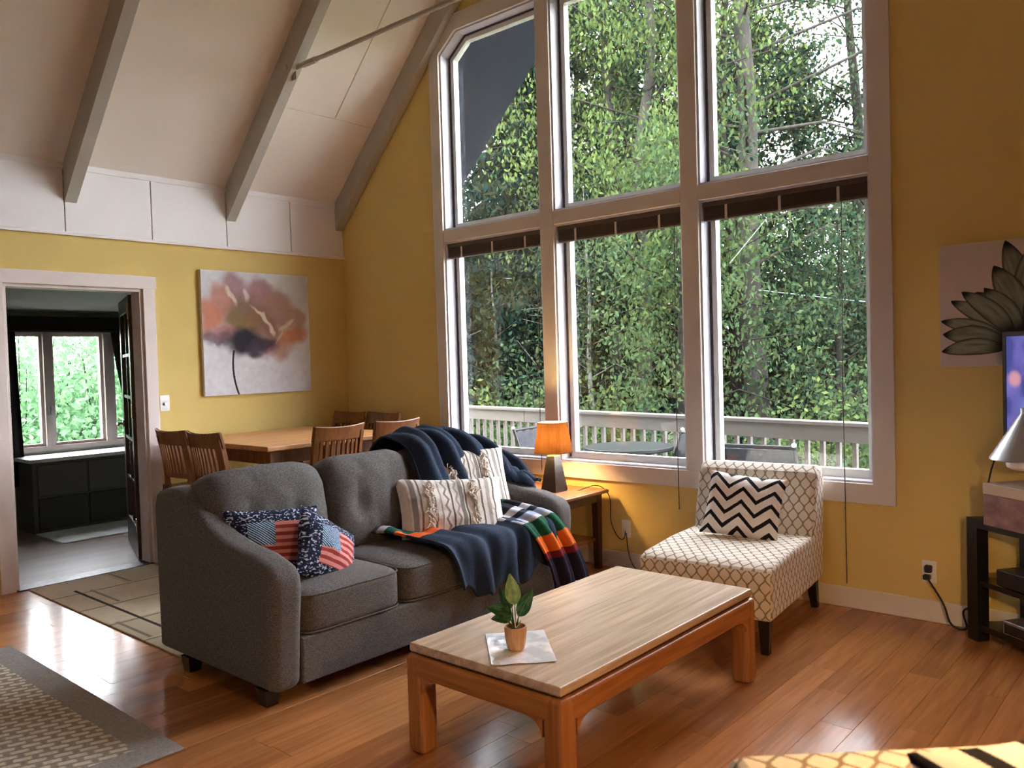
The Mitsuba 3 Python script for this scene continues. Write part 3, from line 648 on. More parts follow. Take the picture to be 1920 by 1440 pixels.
part(BK, 'red_fold', tube([(2.40, -.745, .715), (2.48, -.735, .735), (2.56, -.735, .72)], [.012, .02, .012], 8), 'blanket_red', label='red lining showing at a fold')

# ------------------------------------------------------------------ coffee table
CT = thing('coffee_table', 'low oak coffee table with a light top and rounded corner legs', 'coffee table')
tx0, tx1, ty0, ty1 = 3.735, 4.465, -2.655, -1.27
part(CT, 'tabletop', rbox(tx0 + .012, tx1 - .012, ty0 + .012, ty1 - .012, .372, .405, .008), 'table_top_wood')
part(CT, 'ledge', box(tx0 + .02, tx1 - .02, ty0 + .02, ty1 - .02, .362, .374), 'side_dark', False)
for x in (tx0, tx1 - .055): part(CT, 'apron', rbox(x, x + .055, ty0 + .05, ty1 - .05, .285, .364, .012), 'table_wood_y')
for y in (ty0, ty1 - .055): part(CT, 'apron', rbox(tx0 + .05, tx1 - .05, y, y + .055, .285, .364, .012), 'table_wood_x')
for x, sx in ((tx0, 1), (tx1, -1)):
    for y, sy in ((ty0, 1), (ty1, -1)):
        a, b = sorted((x, x + sx * .085)); c, d = sorted((y, y + sy * .085))
        leg = rbox(a, b, c, d, 0, .366, .02)
        part(CT, 'leg', leg, 'table_wood_z')
        # curved brackets where the legs meet the aprons
        def brack(n=6): return [(.0, .0)] + [(.07 - .07 * math.sin(t), -.06 + .06 * math.cos(t)) for t in np.linspace(0, np.pi / 2, n)][::-1]
        poly = sg.Polygon([(0, .004), (.075, .004)] + [(.075 - .07 * math.sin(t), -.055 * (1 - math.cos(t))) for t in np.linspace(0, np.pi / 2, 7)] + [(0, -.055)]).buffer(0)
        mx = prism_y(poly, 0, .045); my = mx.copy()
        mx.apply_scale((sx, sy, 1)); mx.fix_normals(); mx.apply_translation((x + sx * .083, y + sy * .004, .287)); part(CT, 'corner_bracket', mx, 'table_wood_x', 30)
        v = my.vertices.copy(); my.vertices = np.stack([v[:, 1] * sx, v[:, 0] * sy, v[:, 2]], 1); my.fix_normals(); my.apply_translation((x + sx * .004, y + sy * .083, .287)); part(CT, 'corner_bracket', my, 'table_wood_y', 30)
# plastic sleeve and plant
pp = [(3.921, -2.416), (4.072, -2.253), (4.30, -2.472), (4.158, -2.639)]
pr('sleeve', proc(lambda p, n, uv: mix((.60, .62, .70), (.80, .82, .88), smoothstep(.35, .6, fbm(p.x * 18, p.y * 18, 0, 3)))), .08, .8, clearcoat=1., clearcoat_gloss=.97)
def sleeve(U, V):
    a, b, c, d = [np.array(q) for q in pp]
    P = a + (b - a) * U[..., None] + (d - a) * V[..., None]
    return np.dstack([P, .4065 + .004 * meshkit.noise(np.stack([U * 5, V * 6, U * 0], -1))])
m, uv = grid(sleeve, 14, 18); m, uv = thick(m, uv, .0012)
solo('plastic_sleeve', m, 'sleeve', 'clear glossy plastic sleeve lying on the coffee table under the potted plant', 'plastic sleeve', smooth=True)
PT = thing('potted_plant', 'small leafy plant in a tan wooden pot on the coffee table', 'plant')
px, py, pz = 4.125, -2.475, .4115
pr('pot_wood', wood((.42, .22, .09), (.55, .32, .15), 2, 2.), .5, .4)
pr('soil', (.05, .04, .025), .95, .1)
def leafmat(name, c1, c2, c3):
    def f(p, n, uv):
        a = dr.abs(uv.x - .5) * 2
        c = mix(c1, c2, smoothstep(.2, .9, fbm(uv.x * 7, uv.y * 7, 0, 3)))
        return mix(c, c3, (1 - smoothstep(.02, .07, a)) * .7)
    return bs(name, {'type': 'principledthin', 'base_color': proc(f), 'roughness': .4, 'diff_trans': .5, 'spec_trans': 0.})
leafmat('leaf_light', (.16, .24, .075), (.30, .38, .15), (.10, .16, .06))
leafmat('leaf_dark', (.02, .06, .025), (.07, .15, .06), (.14, .2, .1))
part(PT, 'pot', mv(lathe([(.0, .0), (.026, .0), (.031, .006), (.036, .03), (.0395, .06), (.040, .078), (.0385, .082), (.035, .082), (.034, .070), (.0, .068)], 32, False), px, py, pz), 'pot_wood', 40)
part(PT, 'soil', mv(lathe([(.0345, 0), (.02, .006), (.0, .007)], 16), px, py, pz + .068), 'soil', True, kind='stuff')
def leaf(base, tip, width, bend, facing):
    b, t = np.array(base, float), np.array(tip, float); d = t - b; Lh = np.linalg.norm(d); d /= Lh
    f = np.array(facing, float); s = np.cross(d, f); s /= np.linalg.norm(s); nn = np.cross(s, d)
    def fn(U, V):
        w = width * np.sin(np.pi * np.clip(V, 0, 1) ** .85) ** .8 * (1 - .25 * V)
        return b + d * (V * Lh)[..., None] + s * ((U - .5) * w)[..., None] + nn * (bend * np.sin(np.pi * V) + .25 * w * (U - .5) ** 2 * 4 * .5)[..., None]
    return grid(fn, 9, 14)
cr = np.array([.7527, .6578, 0]); cf = np.array([.6584, -.752, .15])   # plant laid out sideways / towards the room
o = np.array([px, py, pz + .07])
for (bx_, bz, tx_, tz, w_, bd, mat, dep) in ((.0, .085, -.015, .20, .062, .01, 'leaf_light', .0), (.012, .045, .066, .145, .055, .012, 'leaf_dark', .01), (-.012, .06, -.10, .085, .058, .03, 'leaf_dark', .02), (-.01, .075, -.055, .145, .05, .01, 'leaf_dark', -.03), (-.012, .05, -.085, .045, .052, .02, 'leaf_dark', .04), (-.03, .05, -.035, .10, .045, .01, 'leaf_dark', .03)):
    b0 = o + cr * bx_ + np.array([0, 0, bz]) + cf * dep * .3; t0 = o + cr * tx_ + np.array([0, 0, tz]) + cf * dep
    part(PT, 'stem', tube([o + cr * bx_ * .3, (o + b0) / 2 + cr * bx_ * .2, b0], [.0028, .0022, .0016], 6), 'leaf_dark')
    m, uv = leaf(b0, t0, w_, bd, cf + np.array([0, 0, .2])); part(PT, 'leaf', m, mat, True, uv=uv)
for k in range(7):
    a = k * .9; part(PT, 'moss_tuft', tube([o, o + np.array([.02 * math.cos(a), .02 * math.sin(a), .025 + .004 * k])], [.003, .001], 4), 'tuft_cream' if k % 3 == 0 else 'leaf_dark')

# ------------------------------------------------------------------ accent chairs
def slipper_chair(name, label, to=None, uvmode=False):
    k = thing(name, label, 'chair')
    x0, x1 = -.34, .34
    seatp = [(-.99, .17), (-.25, .17), (-.25, .44), (-.60, .445), (-.93, .43), (-.985, .41)]
    def ex(pts, a, b, r):
        m = soft_extrude(pts, a, b, r, 5, 120); v = m.vertices.copy(); m.vertices = np.stack([v[:, 1], v[:, 0], v[:, 2]], 1); m.fix_normals(); return m
    sm = ex(seatp, x0, x1, .025)
    bp = [(-.30, .17), (-.07, .17), (-.03, .50), (-.02, .79), (-.05, .825), (-.12, .83), (-.17, .80), (-.22, .60), (-.27, .44), (-.30, .42)]
    bm = ex(bp, x0, x1, .03)
    v = bm.vertices; v[:, 2] -= .035 * (v[:, 0] / .34) ** 2 * np.clip((v[:, 2] - .6) / .2, 0, 1); bm.vertices = v
    for nm, m in (('seat', sm), ('backrest', bm)):
        if uvmode:
            n = np.abs(meshkit.arrays(m, True)[2]); v = m.vertices
            # cover cut per direction: split the faces so that uv may change at the edges
            m2 = trimesh.Trimesh(v[m.faces].reshape(-1, 3), np.arange(len(m.faces) * 3).reshape(-1, 3), process=False)
            fn = np.abs(m.face_normals).repeat(3, 0); q = m2.vertices
            uv = np.where((fn[:, 2] > .6)[:, None], q[:, [0, 1]], np.where((fn[:, 0] > .7)[:, None], q[:, [1, 2]], q[:, [0, 2]])) + 2.
            part(k, nm, m2, 'trellis_uv', False, uv=uv, to=to)
        else: part(k, nm, m, 'trellis_uv' if uvmode else 'trellis_fabric', 35, to=to)
    for x in (-.29, .29):
        for y, dy in ((-.93, -.0), (-.13, .06)): part(k, 'leg', taper(x, y + dy, 0, .175, .036, .036, .055, .055, 0, -dy), 'dark_leg', False, to=to, label='dark wooden leg')
    return k
slipper_chair('accent_chair', 'white armless chair with a taupe trellis print standing under the window', T().translate([3.975, -.062, 0]).rotate([0, 0, 1], 6.2), True)
k, R = cushion('chevron_pillow', .42, .36, .14, 'chevron_fabric', 'black and white chevron pillow leaning on the chair under the window', 'pillow', (4.03, -.47, .60), 14, 24, 6, 3)
NC = T().translate([5.635, -3.19, 0]).rotate([0, 0, 1], 43)
slipper_chair('accent_chair', 'trellis print armless chair whose curved top shows at the bottom edge of the photo', NC, True)
NCp = T().translate([5.635, -3.19, 0]).rotate([0, 0, 1], 43).translate([.10, -.27, .70]).rotate([1, 0, 0], -18).rotate([0, 1, 0], 82)
m, uv = pillow(.42, .40, .14, seed=4); kk = thing('chevron_pillow', 'black and white chevron pillow on the chair at the bottom edge of the photo', 'pillow'); part(kk, 'cover', m, 'chevron_fabric', True, uv=uv, to=NCp)

# ------------------------------------------------------------------ side table and lamp
ST = thing('side_table', 'reddish brown side table between the sofa and the window carrying the lamp', 'side table')
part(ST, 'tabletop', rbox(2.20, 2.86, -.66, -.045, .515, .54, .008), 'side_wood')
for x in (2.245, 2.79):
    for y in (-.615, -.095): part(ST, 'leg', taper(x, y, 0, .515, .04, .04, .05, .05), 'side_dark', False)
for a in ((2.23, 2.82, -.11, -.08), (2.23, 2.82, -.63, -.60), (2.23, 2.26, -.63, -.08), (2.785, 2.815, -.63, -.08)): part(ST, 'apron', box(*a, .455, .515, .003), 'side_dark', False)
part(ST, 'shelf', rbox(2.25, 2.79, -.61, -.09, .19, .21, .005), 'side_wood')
LP = thing('table_lamp', 'lit table lamp with a pleated brown shade and black tapered base', 'lamp')
lx, ly = 2.59, -.30
pr('lamp_black', (.012, .012, .014), .3, .5)
part(LP, 'base', hull([(lx + s * a, ly + q * a, z) for a, z in ((.062, .54), (.064, .548), (.032, .775), (.028, .782)) for s in (-1, 1) for q in (-1, 1)]), 'lamp_black', False)
part(LP, 'stem', mv(lathe([(.012, .78), (.012, .80), (.018, .802), (.018, .845), (.014, .85)], 16), lx, ly), 'brass')
def shade(U, V):
    th = U * 2 * np.pi; r0 = .131 + (.101 - .131) * V; r = r0 * (1 + .010 * np.abs(np.sin(th * 36)))
    e = 3.2; k_ = (np.abs(np.cos(th)) ** e + np.abs(np.sin(th)) ** e) ** (-1 / e)
    r = r * (.5 + .5 * k_) * .93
    a = th + math.radians(10)
    return np.stack([lx + r * np.cos(a), ly + r * np.sin(a), .80 + .205 * V], -1)
bs('shade_cloth', {'type': 'principledthin', 'base_color': proc(lambda p, n, uv: mix((.055, .024, .0095), (.095, .043, .017), fbm(uv.x * 160, uv.y * 2, 0, 2))), 'roughness': .9, 'diff_trans': .95, 'spec_trans': 0.})
m, uv = grid(shade, 289, 8); part(LP, 'lamp_shade', m, 'shade_cloth', True, uv=uv, label='pleated brown shade glowing from inside')
bs('shade_lining', {'type': 'principledthin', 'base_color': rgb(.80, .74, .62), 'roughness': .9, 'diff_trans': .7, 'spec_trans': 0.})
v_ = m.vertices - np.array([lx, ly, 0]); v_[:, :2] *= .975; part(LP, 'shade_lining', trimesh.Trimesh(v_ + np.array([lx, ly, 0]), m.faces, process=False), 'shade_lining', True, label='white shade lining')
part(LP, 'bulb', {**mikit.ply(mv(lathe([(.0, .84), (.014, .845), (.022, .87), (.030, .90), (.026, .925), (.012, .938), (.0, .94)], 20, False), lx, ly), 'white_plastic', True), 'emitter': {'type': 'area', 'radiance': rgb(27, 16, 6.5)}}, None)
part(LP, 'cord', tube([(lx + .05, ly + .03, .545), (lx + .15, ly + .12, .548), (2.80, -.045, .548), (2.84, -.028, .50), (2.86, -.025, .30), (2.94, -.022, .20), (2.965, -.02, .262)], .003, 6, 40), 'black_plastic')
def outlet(x, z, label):
    k = thing('wall_outlet', label, 'outlet'); pk = part(k, 'plate', rbox(x - .036, x + .036, -.007, 0, z - .058, z + .058, .003), 'white_plastic')
    for dz in (-.02, .02): part(pk, 'socket', mv(lathe([(.0165, 0), (.0165, .002), (.0, .002)], 20), x, -.007, z + dz, rx=90), 'white_plastic')
    return k
outlet(2.963, .275, 'white wall outlet beside the side table'); outlet(4.838, .262, 'white wall outlet with black plugs near the media stand')
P2 = thing('power_cable', 'black power cord plugged into the outlet near the media stand', 'cord')
part(P2, 'plug', rbox(4.822, 4.856, -.04, -.009, .262, .30, .006), 'black_plastic'); part(P2, 'plug', rbox(4.815, 4.85, -.045, -.009, .225, .25, .006), 'black_plastic')
part(P2, 'cable', tube([(4.84, -.045, .235), (4.875, -.06, .19), (4.93, -.06, .08), (4.97, -.07, .012), (5.02, -.06, .01), (5.01, -.05, .06), (5.045, -.05, .115)], .005, 8, 50), 'black_plastic')
P3 = solo('charger_cable', tube([(2.972, -.02, .25), (2.985, -.025, .15), (3.02, -.03, .05), (3.10, -.05, .006)], .003, 6, 24), 'black_plastic', 'thin black cable hanging from the outlet beside the side table', 'cable')

# ------------------------------------------------------------------ dining set
DT = thing('dining_table', 'square wooden counter-height dining table against the yellow wall', 'dining table')
part(DT, 'tabletop', rbox(.13, 1.385, -1.72, -.55, .885, .92, .008), 'dining_top')
for a in ((.20, 1.31, -1.65, -1.62), (.20, 1.31, -.65, -.62), (.20, .23, -1.65, -.62), (1.28, 1.31, -1.65, -.62)): part(DT, 'apron', box(*a, .79, .885, .003), 'dining_wood', False)
for x in (.235, 1.275):
    for y in (-1.615, -.655): part(DT, 'leg', taper(x, y, 0, .885, .06, .06, .085, .085), 'dining_wood', False)
def dchair():
    P = []
    def A(n, m, sm=False, l=None): P.append((n, mikit.ply(m, 'dining_wood', sm), l))
    A('seat', rbox(-.20, .20, -.20, .22, .60, .635, .012), 30)
    def bend(m):
        v = m.vertices; v[:, 1] += .06 * ((v[:, 2] - .62) / .4) ** 2 - .035 * (1 - (v[:, 0] / .2) ** 2) * (v[:, 2] > .66) * -1; m.vertices = v; return m
    for x in (-.185, .185):
        A('front_leg', taper(x, -.17, 0, .60, .034, .034, .042, .042)); A('back_leg', taper(x, .235, 0, .64, .036, .045, .036, .045, 0, -.02))
        m = box(x - .016, x + .016, .19, .222, .62, .985); 
        for _ in range(2): m = m.subdivide()
        A('back_post', bend(m))
    m = box(-.208, .208, .192, .217, .925, 1.02, .006)
    for _ in range(3): m = m.subdivide()
    v = m.vertices; v[:, 2] += .012 * (v[:, 2] > .97) * np.abs(v[:, 0] / .2) ** 2; m.vertices = v; A('crest_rail', bend(m), 30)
    m = box(-.17, .17, .195, .214, .70, .735)
    for _ in range(3): m = m.subdivide()
    A('lower_rail', bend(m), 30)
    for x in np.linspace(-.145, .145, 8):
        m = box(x - .0105, x + .0105, .197, .211, .73, .93)
        for _ in range(2): m = m.subdivide()
        A('slat', bend(m))
    for x in (-.185, .185): A('stretcher', box(x - .011, x + .011, -.16, .24, .20, .235))
    A('footrest', box(-.175, .175, -.185, -.155, .25, .285)); A('stretcher', box(-.175, .175, .235, .255, .32, .35))
    return P
DC = dchair()
for x, y, rz, lab in ((.64, -1.72, 180, 'wooden dining chair with its back to the room, next to the doorway'), (1.075, -1.72, 180, 'wooden dining chair with its back to the room, second from the doorway'),
                      (1.25, -1.245, -90, 'slatted dining chair directly behind the left sofa cushions'), (1.27, -.75, -90, 'slatted dining chair behind the sofa nearest the blanket'),
                      (.345, -.52, 0, 'dining chair facing the room at the far end of the table, nearer the flower painting'), (.745, -.48, 0, 'dining chair facing the room at the far end of the table, nearer the picture window')):
    place(DC, 'dining_chair', T().translate([x, y, 0]).rotate([0, 0, 1], rz), lab, 'chair', 'wooden dining chairs around the table')

# ------------------------------------------------------------------ rugs
solo('rug', rbox(.05, 2.2, -2.70, -1.45, .0006, .010, .004), 'rug_beige', 'beige rug with thin dark rectangle outlines in front of the doorway', 'rug')
solo('rug', rbox(1.2, 3.06, -5.4, -3.17, .0006, .012, .005), 'rug_trellis', 'grey bordered rug with a woven trellis pattern in the corner of the photo', 'rug')

# ------------------------------------------------------------------ media corner
MS = thing('media_stand', 'black corner media stand carrying the television', 'tv stand')
d1 = np.array([.81, -.586]); d2 = np.array([.586, .81])
p0 = np.array([5.05, -.165]); fp = [p0, p0 + d1 * 1.2, p0 + d1 * 1.2 + d2 * .15, np.array([6.35, -.03]), np.array([5.22, -.03])]
fp = sg.Polygon(fp).convex_hull
part(MS, 'top', prism_z(fp, .555, .60), 'black_wood', False)
ins = fp.buffer(-.012)
part(MS, 'shelf', prism_z(ins, .275, .30), 'black_wood', False); part(MS, 'shelf', prism_z(ins, .055, .085), 'black_wood', False)
for s in (.0, 1.2 - .065):
    a = p0 + d1 * s; q = sg.Polygon([a, a + d1 * .065, a + d1 * .065 + d2 * .065, a + d2 * .065]); part(MS, 'leg', prism_z(q, 0, .556), 'black_wood', False)
part(MS, 'leg', box(5.9, 5.96, -.1, -.04, 0, .556), 'black_wood', False); part(MS, 'leg', box(5.26, 5.32, -.09, -.04, 0, .556), 'black_wood', False)
TA = math.degrees(math.atan2(-.586, .81))
TV = thing('television', 'flat television with a purple picture on the media stand', 'television')
tvT = T().translate([5.215, -.155, 0]).rotate([0, 0, 1], TA)
def scr(p, n, uv):
    c = mix((.22, .20, .62), (.45, .42, .95), fbm(uv.x * 9, uv.y * 7, 1.0, 3)); c = mix(c, (.12, .14, .45), smoothstep(.4, .7, fbm(uv.x * 14 + 4, uv.y * 5, 3.0, 2)))
    c = mix(c, (1.6, .75, .65), 1 - smoothstep(.02, .05, dr.sqrt(dr.square(uv.x - .05) + dr.square((uv.y - .63) * .55))))
    return mix(c, (.35, .75, 1.1), (1 - smoothstep(.0, .06, dr.abs(uv.x - .12))) * (1 - smoothstep(.35, .5, uv.y)) * .6)
part(TV, 'body', rbox(0, .98, .0, .05, .90, 1.495, .006), 'black_plastic', to=tvT)
part(TV, 'bezel', prism_y(sg.box(.0, .90, .98, 1.495).difference(sg.box(.018, .935, .962, 1.473)), -.006, .001), 'black_plastic', False, to=tvT)
part(TV, 'screen', {**mikit.ply(trimesh.Trimesh([(.018, -.002, .935), (.962, -.002, .935), (.962, -.002, 1.473), (.018, -.002, 1.473)], [(0, 1, 2), (0, 2, 3)], process=False), 'black_plastic', False, uv=np.array([[0, 0], [1, 0], [1, 1], [0, 1]], float)), 'emitter': {'type': 'area', 'radiance': proc(lambda p, n, uv: scr(p, n, uv) * mi.Color3f(.014, .014, .02))}}, None, to=tvT)
part(TV, 'stand', cat_([rbox(.42, .56, .01, .04, .62, .91, .006), rbox(.25, .73, -.06, .12, .601, .622, .006)]), 'black_plastic', to=tvT)
# puzzle box under a metal lamp
bxT = T().translate([5.155, -.335, .601]).rotate([0, 0, 1], TA)
PB = thing('game_box', 'cream and maroon cardboard box on the media stand', 'box')
pr('box_cream', (.48, .40, .32), .7, .2)
pr('box_print', proc(lambda p, n, uv: mix((.10, .045, .045), (.34, .20, .19), fbm(p.x * 22, p.y * 22, p.z * 22, 4))), .5, .3)
part(PB, 'tray', box(.002, .318, .002, .218, 0, .145, .002), 'box_print', False, to=bxT); part(PB, 'lid', box(0, .32, 0, .22, .145, .195, .003), 'box_cream', False, to=bxT)
ML = thing('metal_lamp', 'lamp with a silvery conical metal shade above the cardboard box', 'lamp')
mx_, my_ = 5.345, -.36
part(ML, 'shade', mv(lathe([(.150, .918), (.153, .918), (.153, .925), (.045, 1.105), (.03, 1.125), (.03, 1.15), (.0, 1.152)], 36, False), mx_, my_), 'steel', 40)
part(ML, 'diffuser', mv(lathe([(.0, .872), (.07, .874), (.085, .885), (.088, .90), (.08, .925), (.0, .93)], 28, False), mx_, my_), 'white_plastic', 40, label='pale frosted glass diffuser')
part(ML, 'pole', tube([(5.53, -.30, .61), (5.53, -.30, 1.10), (5.50, -.31, 1.19), (5.42, -.34, 1.21), (mx_, my_, 1.14)], .009, 8, 30), 'steel')
part(ML, 'base', mv(lathe([(.0, .6005), (.085, .6005), (.085, .615), (.02, .625), (.0, .625)], 28, False), 5.53, -.30), 'steel', 40)
part(ML, 'cord', tube([(5.205, -.30, .91), (5.17, -.22, .84), (5.145, -.20, .72), (5.135, -.19, .602)], .004, 6, 24), 'black_plastic')
dvT = T().translate([5.17, -.255, .3005]).rotate([0, 0, 1], TA)
DV = thing('media_player', 'black media player on the middle shelf of the stand', 'media player')
part(DV, 'body', rbox(.03, .45, .0, .16, 0.008, .085, .006), 'black_plastic', to=dvT)
for a in (.06, .40): part(DV, 'foot', box(a, a + .02, .01, .03, 0, .009), 'black_plastic', False, to=dvT)
dv2 = T().translate([5.225, -.295, .0855]).rotate([0, 0, 1], TA)
DR = thing('disc_player', 'silver disc player on the bottom shelf of the stand', 'disc player')
part(DR, 'body', rbox(.0, .43, .0, .18, .006, .07, .005), 'steel', to=dv2); part(DR, 'front', box(.01, .42, -.004, .0, .012, .06, .002), 'black_plastic', False, to=dv2)
for a in (.03, .38): part(DR, 'foot', box(a, a + .02, .01, .03, 0, .007), 'black_plastic', False, to=dv2)

# room lamp near the camera, out of the frame
FL = thing('floor_lamp', 'floor lamp standing beside the camera', 'lamp')
fx, fy = 6.2, -3.05
part(FL, 'base', mv(lathe([(.0, 0.0006), (.14, .0006), (.14, .02), (.02, .03), (.0, .03)], 28, False), fx, fy), 'black_plastic', 40); part(FL, 'pole', tube([(fx, fy, .02), (fx, fy, 1.50)], .012, 10), 'black_plastic')
part(FL, 'lamp_shade', mv(lathe([(.262, 1.30), (.26, 1.30), (.055, 1.49), (.03, 1.51), (.0, 1.512), (.0, 1.518), (.034, 1.516), (.06, 1.495), (.265, 1.302), (.262, 1.30)], 36, False), fx, fy), 'black_plastic', 40)
part(FL, 'bulb', {**mikit.ply(mv(trimesh.creation.icosphere(2, .04), fx, fy, 1.34), 'white_plastic', True), 'emitter': {'type': 'area', 'radiance': rgb(50, 30, 13)}}, None)

# ------------------------------------------------------------------ outdoors: eave, deck, railing, furniture
solo('roof', cat_([hull([(x, y, 2.90 + x + d) for x in (.10, RIDGE) for y in (.16, 1.28) for d in (0, .18)]), hull([(x, y, z + d) for x, z in ((RIDGE, 2.90 + RIDGE), (RX + .3, 2.75 - .15)) for y in (.16, 1.28) for d in (0, .18)])]), 'navy_soffit', 'dark navy underside of the roof overhang outside the window', kind='structure')
solo('wall_outside', prism_y(gable.difference(wo), .1605, .20), 'siding', 'outer face of the gable wall', kind='structure')
RA, RB = np.array([-1.9, 2.99]), np.array([5.2, 1.72])
rd = (RB - RA) / np.linalg.norm(RB - RA); RL = np.linalg.norm(RB - RA); RT = T().translate([RA[0], RA[1], 0]).rotate([0, 0, 1], math.degrees(math.atan2(rd[1], rd[0])))
DK = thing('deck', 'painted wooden deck outside the window', kind='structure')
for k in range(17): part(DK, 'board', box(-2.2, 6.8, .22 + k * .165, .22 + k * .165 + .155, -.15, -.115, .003), 'deck_board', False)
RG = thing('deck_railing', 'pale painted deck railing with square balusters outside the window', 'railing')
part(RG, 'cap_rail', box(0, RL, -.06, .08, .832, .862, .004), 'deck_paint', False, to=RT)
segs = [0, 1.75, 4.55, RL]
for a, b in zip(segs[:-1], segs[1:]): part(RG, 'top_board', box(a + .002, b - .002, -.022, .018, .70, .833, .003), 'deck_paint', False, to=RT)
part(RG, 'bottom_rail', box(0, RL, -.02, .02, -.04, .05, .003), 'deck_paint', False, to=RT)
bal = mikit.ply(box(-.018, .018, .018, .054, -.09, .80, .002), 'deck_paint', False)
x = .06
while x < RL: part(RG, 'baluster', bal, None, to=RT @ T().translate([x, 0, 0])); x += .1395
# deck table and sling chairs
GT = thing('patio_table', 'round grey glass-topped patio table on the deck', 'table')
part(GT, 'tabletop', mv(lathe([(.0, .655), (.36, .655), (.37, .665), (.37, .685), (.36, .69), (.0, .69)], 48, False), 2.26, 1.12), 'table_glass', 30)
for k in range(4):
    a = math.radians(25 + 90 * k); part(GT, 'leg', tube([(2.26 + .15 * math.cos(a), 1.12 + .15 * math.sin(a), .655), (2.26 + .22 * math.cos(a), 1.12 + .22 * math.sin(a), .4), (2.26 + .33 * math.cos(a), 1.12 + .33 * math.sin(a), -.113)], .014, 8), 'deck_metal')
part(GT, 'ring', mv(trimesh.creation.torus(.2, .009, 32, 8), 2.26, 1.12, .45), 'deck_metal', True)
def pchair():
    P = []
    A = lambda n, m, mat, sm=30: P.append((n, mikit.ply(m, mat, sm), None))
    def bx(y0, z0, y1, z1, t, w): 
        d = np.array([y1 - y0, z1 - z0]); n = np.array([-d[1], d[0]]) / np.linalg.norm(d) * t / 2
        return hull([(s * w, y + q * n[0], z + q * n[1]) for s in (-1, 1) for y, z in ((y0, z0), (y1, z1)) for q in (-1, 1)])
    A('backrest', bx(.22, .42, .38, .88, .012, .235), 'sling', False); A('seat', bx(-.24, .43, .22, .41, .012, .235), 'sling', False)
    for x in (-.25, .25):
        A('back_frame', tube([(x, .20, .38), (x, .395, .915)], .015, 8), 'deck_metal'); A('frame_cap', mv(trimesh.creation.icosphere(2, .017), x, .396, .918), 'white_plastic', True)
        A('front_leg', tube([(x, -.25, -.0), (x, -.24, .62), (x, -.18, .645), (x, .28, .645)], .014, 8), 'deck_metal'); A('back_leg', tube([(x, .30, .0), (x, .16, .42)], .014, 8), 'deck_metal'); A('seat_rail', tube([(x, -.24, .43), (x, .22, .40)], .013, 8), 'deck_metal')
    A('top_bar', tube([(-.25, .39, .90), (.25, .39, .90)], .014, 8), 'deck_metal')
    return P
PC = pchair()
for x, y, z, rz, lab in ((3.56, 1.08, -.112, 184, 'dark sling patio chair seen from behind above the accent chair'), (2.585, 1.01, -.112, -30, 'dark sling patio chair beside the round table, partly behind the window mullion'), (1.46, 1.30, -.112, 97, 'dark sling patio chair reclining behind the lit table lamp')):
    place(PC, 'patio_chair', T().translate([x, y, z]).rotate([0, 0, 1], rz), lab, 'patio chair', 'dark sling patio chairs on the deck')
solo('power_line', cat_([tube([(-12, 9, 5.2), (-6.34, 9, 3.86), (-4.14, 9, 3.36), (-1.57, 9, 2.80), (1.11, 9, 2.28), (4, 9, 1.85)], .012, 6, 40)]), 'steel', 'thin pale power line crossing in front of the trees', 'cable')

# ------------------------------------------------------------------ trees
bs('foliage', {'type': 'principledthin', 'base_color': {'type': 'mesh_attribute', 'name': 'vertex_color'}, 'roughness': .7, 'diff_trans': .7, 'spec_trans': 0., 'eta': 1.3})
pr('bark_grey', proc(lambda p, n, uv: mix((.022, .020, .018), (.060, .056, .050), fbm(p.x * 14, p.y * 14, p.z * 5, 4))), .9, .1)
pr('bark_dark', proc(lambda p, n, uv: mix((.008, .0075, .0065), (.026, .024, .021), fbm(p.x * 14, p.y * 14, p.z * 5, 4))), .9, .1)
pr('bark_white', proc(lambda p, n, uv: mix((.05, .047, .044), (.14, .137, .13), smoothstep(.3, .6, fbm(p.x * 9, p.y * 9, p.z * 22, 3)))), .9, .1)
pr('meadow', proc(lambda p, n, uv: mix((.02, .035, .012), (.05, .08, .025), fbm(p.x * 1.5, p.y * 1.5, 0, 4))), 1., .1)
GZ = -1.7
def leaves(c, L, W, rng, droop=0.0, col=(.05, .09, .03), var=.35):
    n = len(c); a = rng.normal(size=(n, 3)); a[:, 2] -= droop; a /= np.linalg.norm(a, axis=1, keepdims=True)
    b = rng.normal(size=(n, 3)); b -= a * (a * b).sum(1, keepdims=True); b /= np.linalg.norm(b, axis=1, keepdims=True)
    l = (L * rng.uniform(.7, 1.3, n) / 2)[:, None]; w = (W * rng.uniform(.7, 1.3, n) / 2)[:, None]
    v = np.stack([c - a * l, c + b * w, c + a * l, c - b * w], 1).reshape(-1, 3)
    i = np.arange(n)[:, None] * 4; f = np.vstack([i + [0, 1, 2], i + [0, 2, 3]])
    k = np.array(col) * (1 + var * rng.uniform(-1, 1, (n, 1))) * np.array([1, 1, 1.]) + np.array([.02, .012, 0]) * rng.uniform(-.4, 1, (n, 1))
    return trimesh.Trimesh(v, f, process=False), np.clip(k, .004, 1).repeat(4, 0)
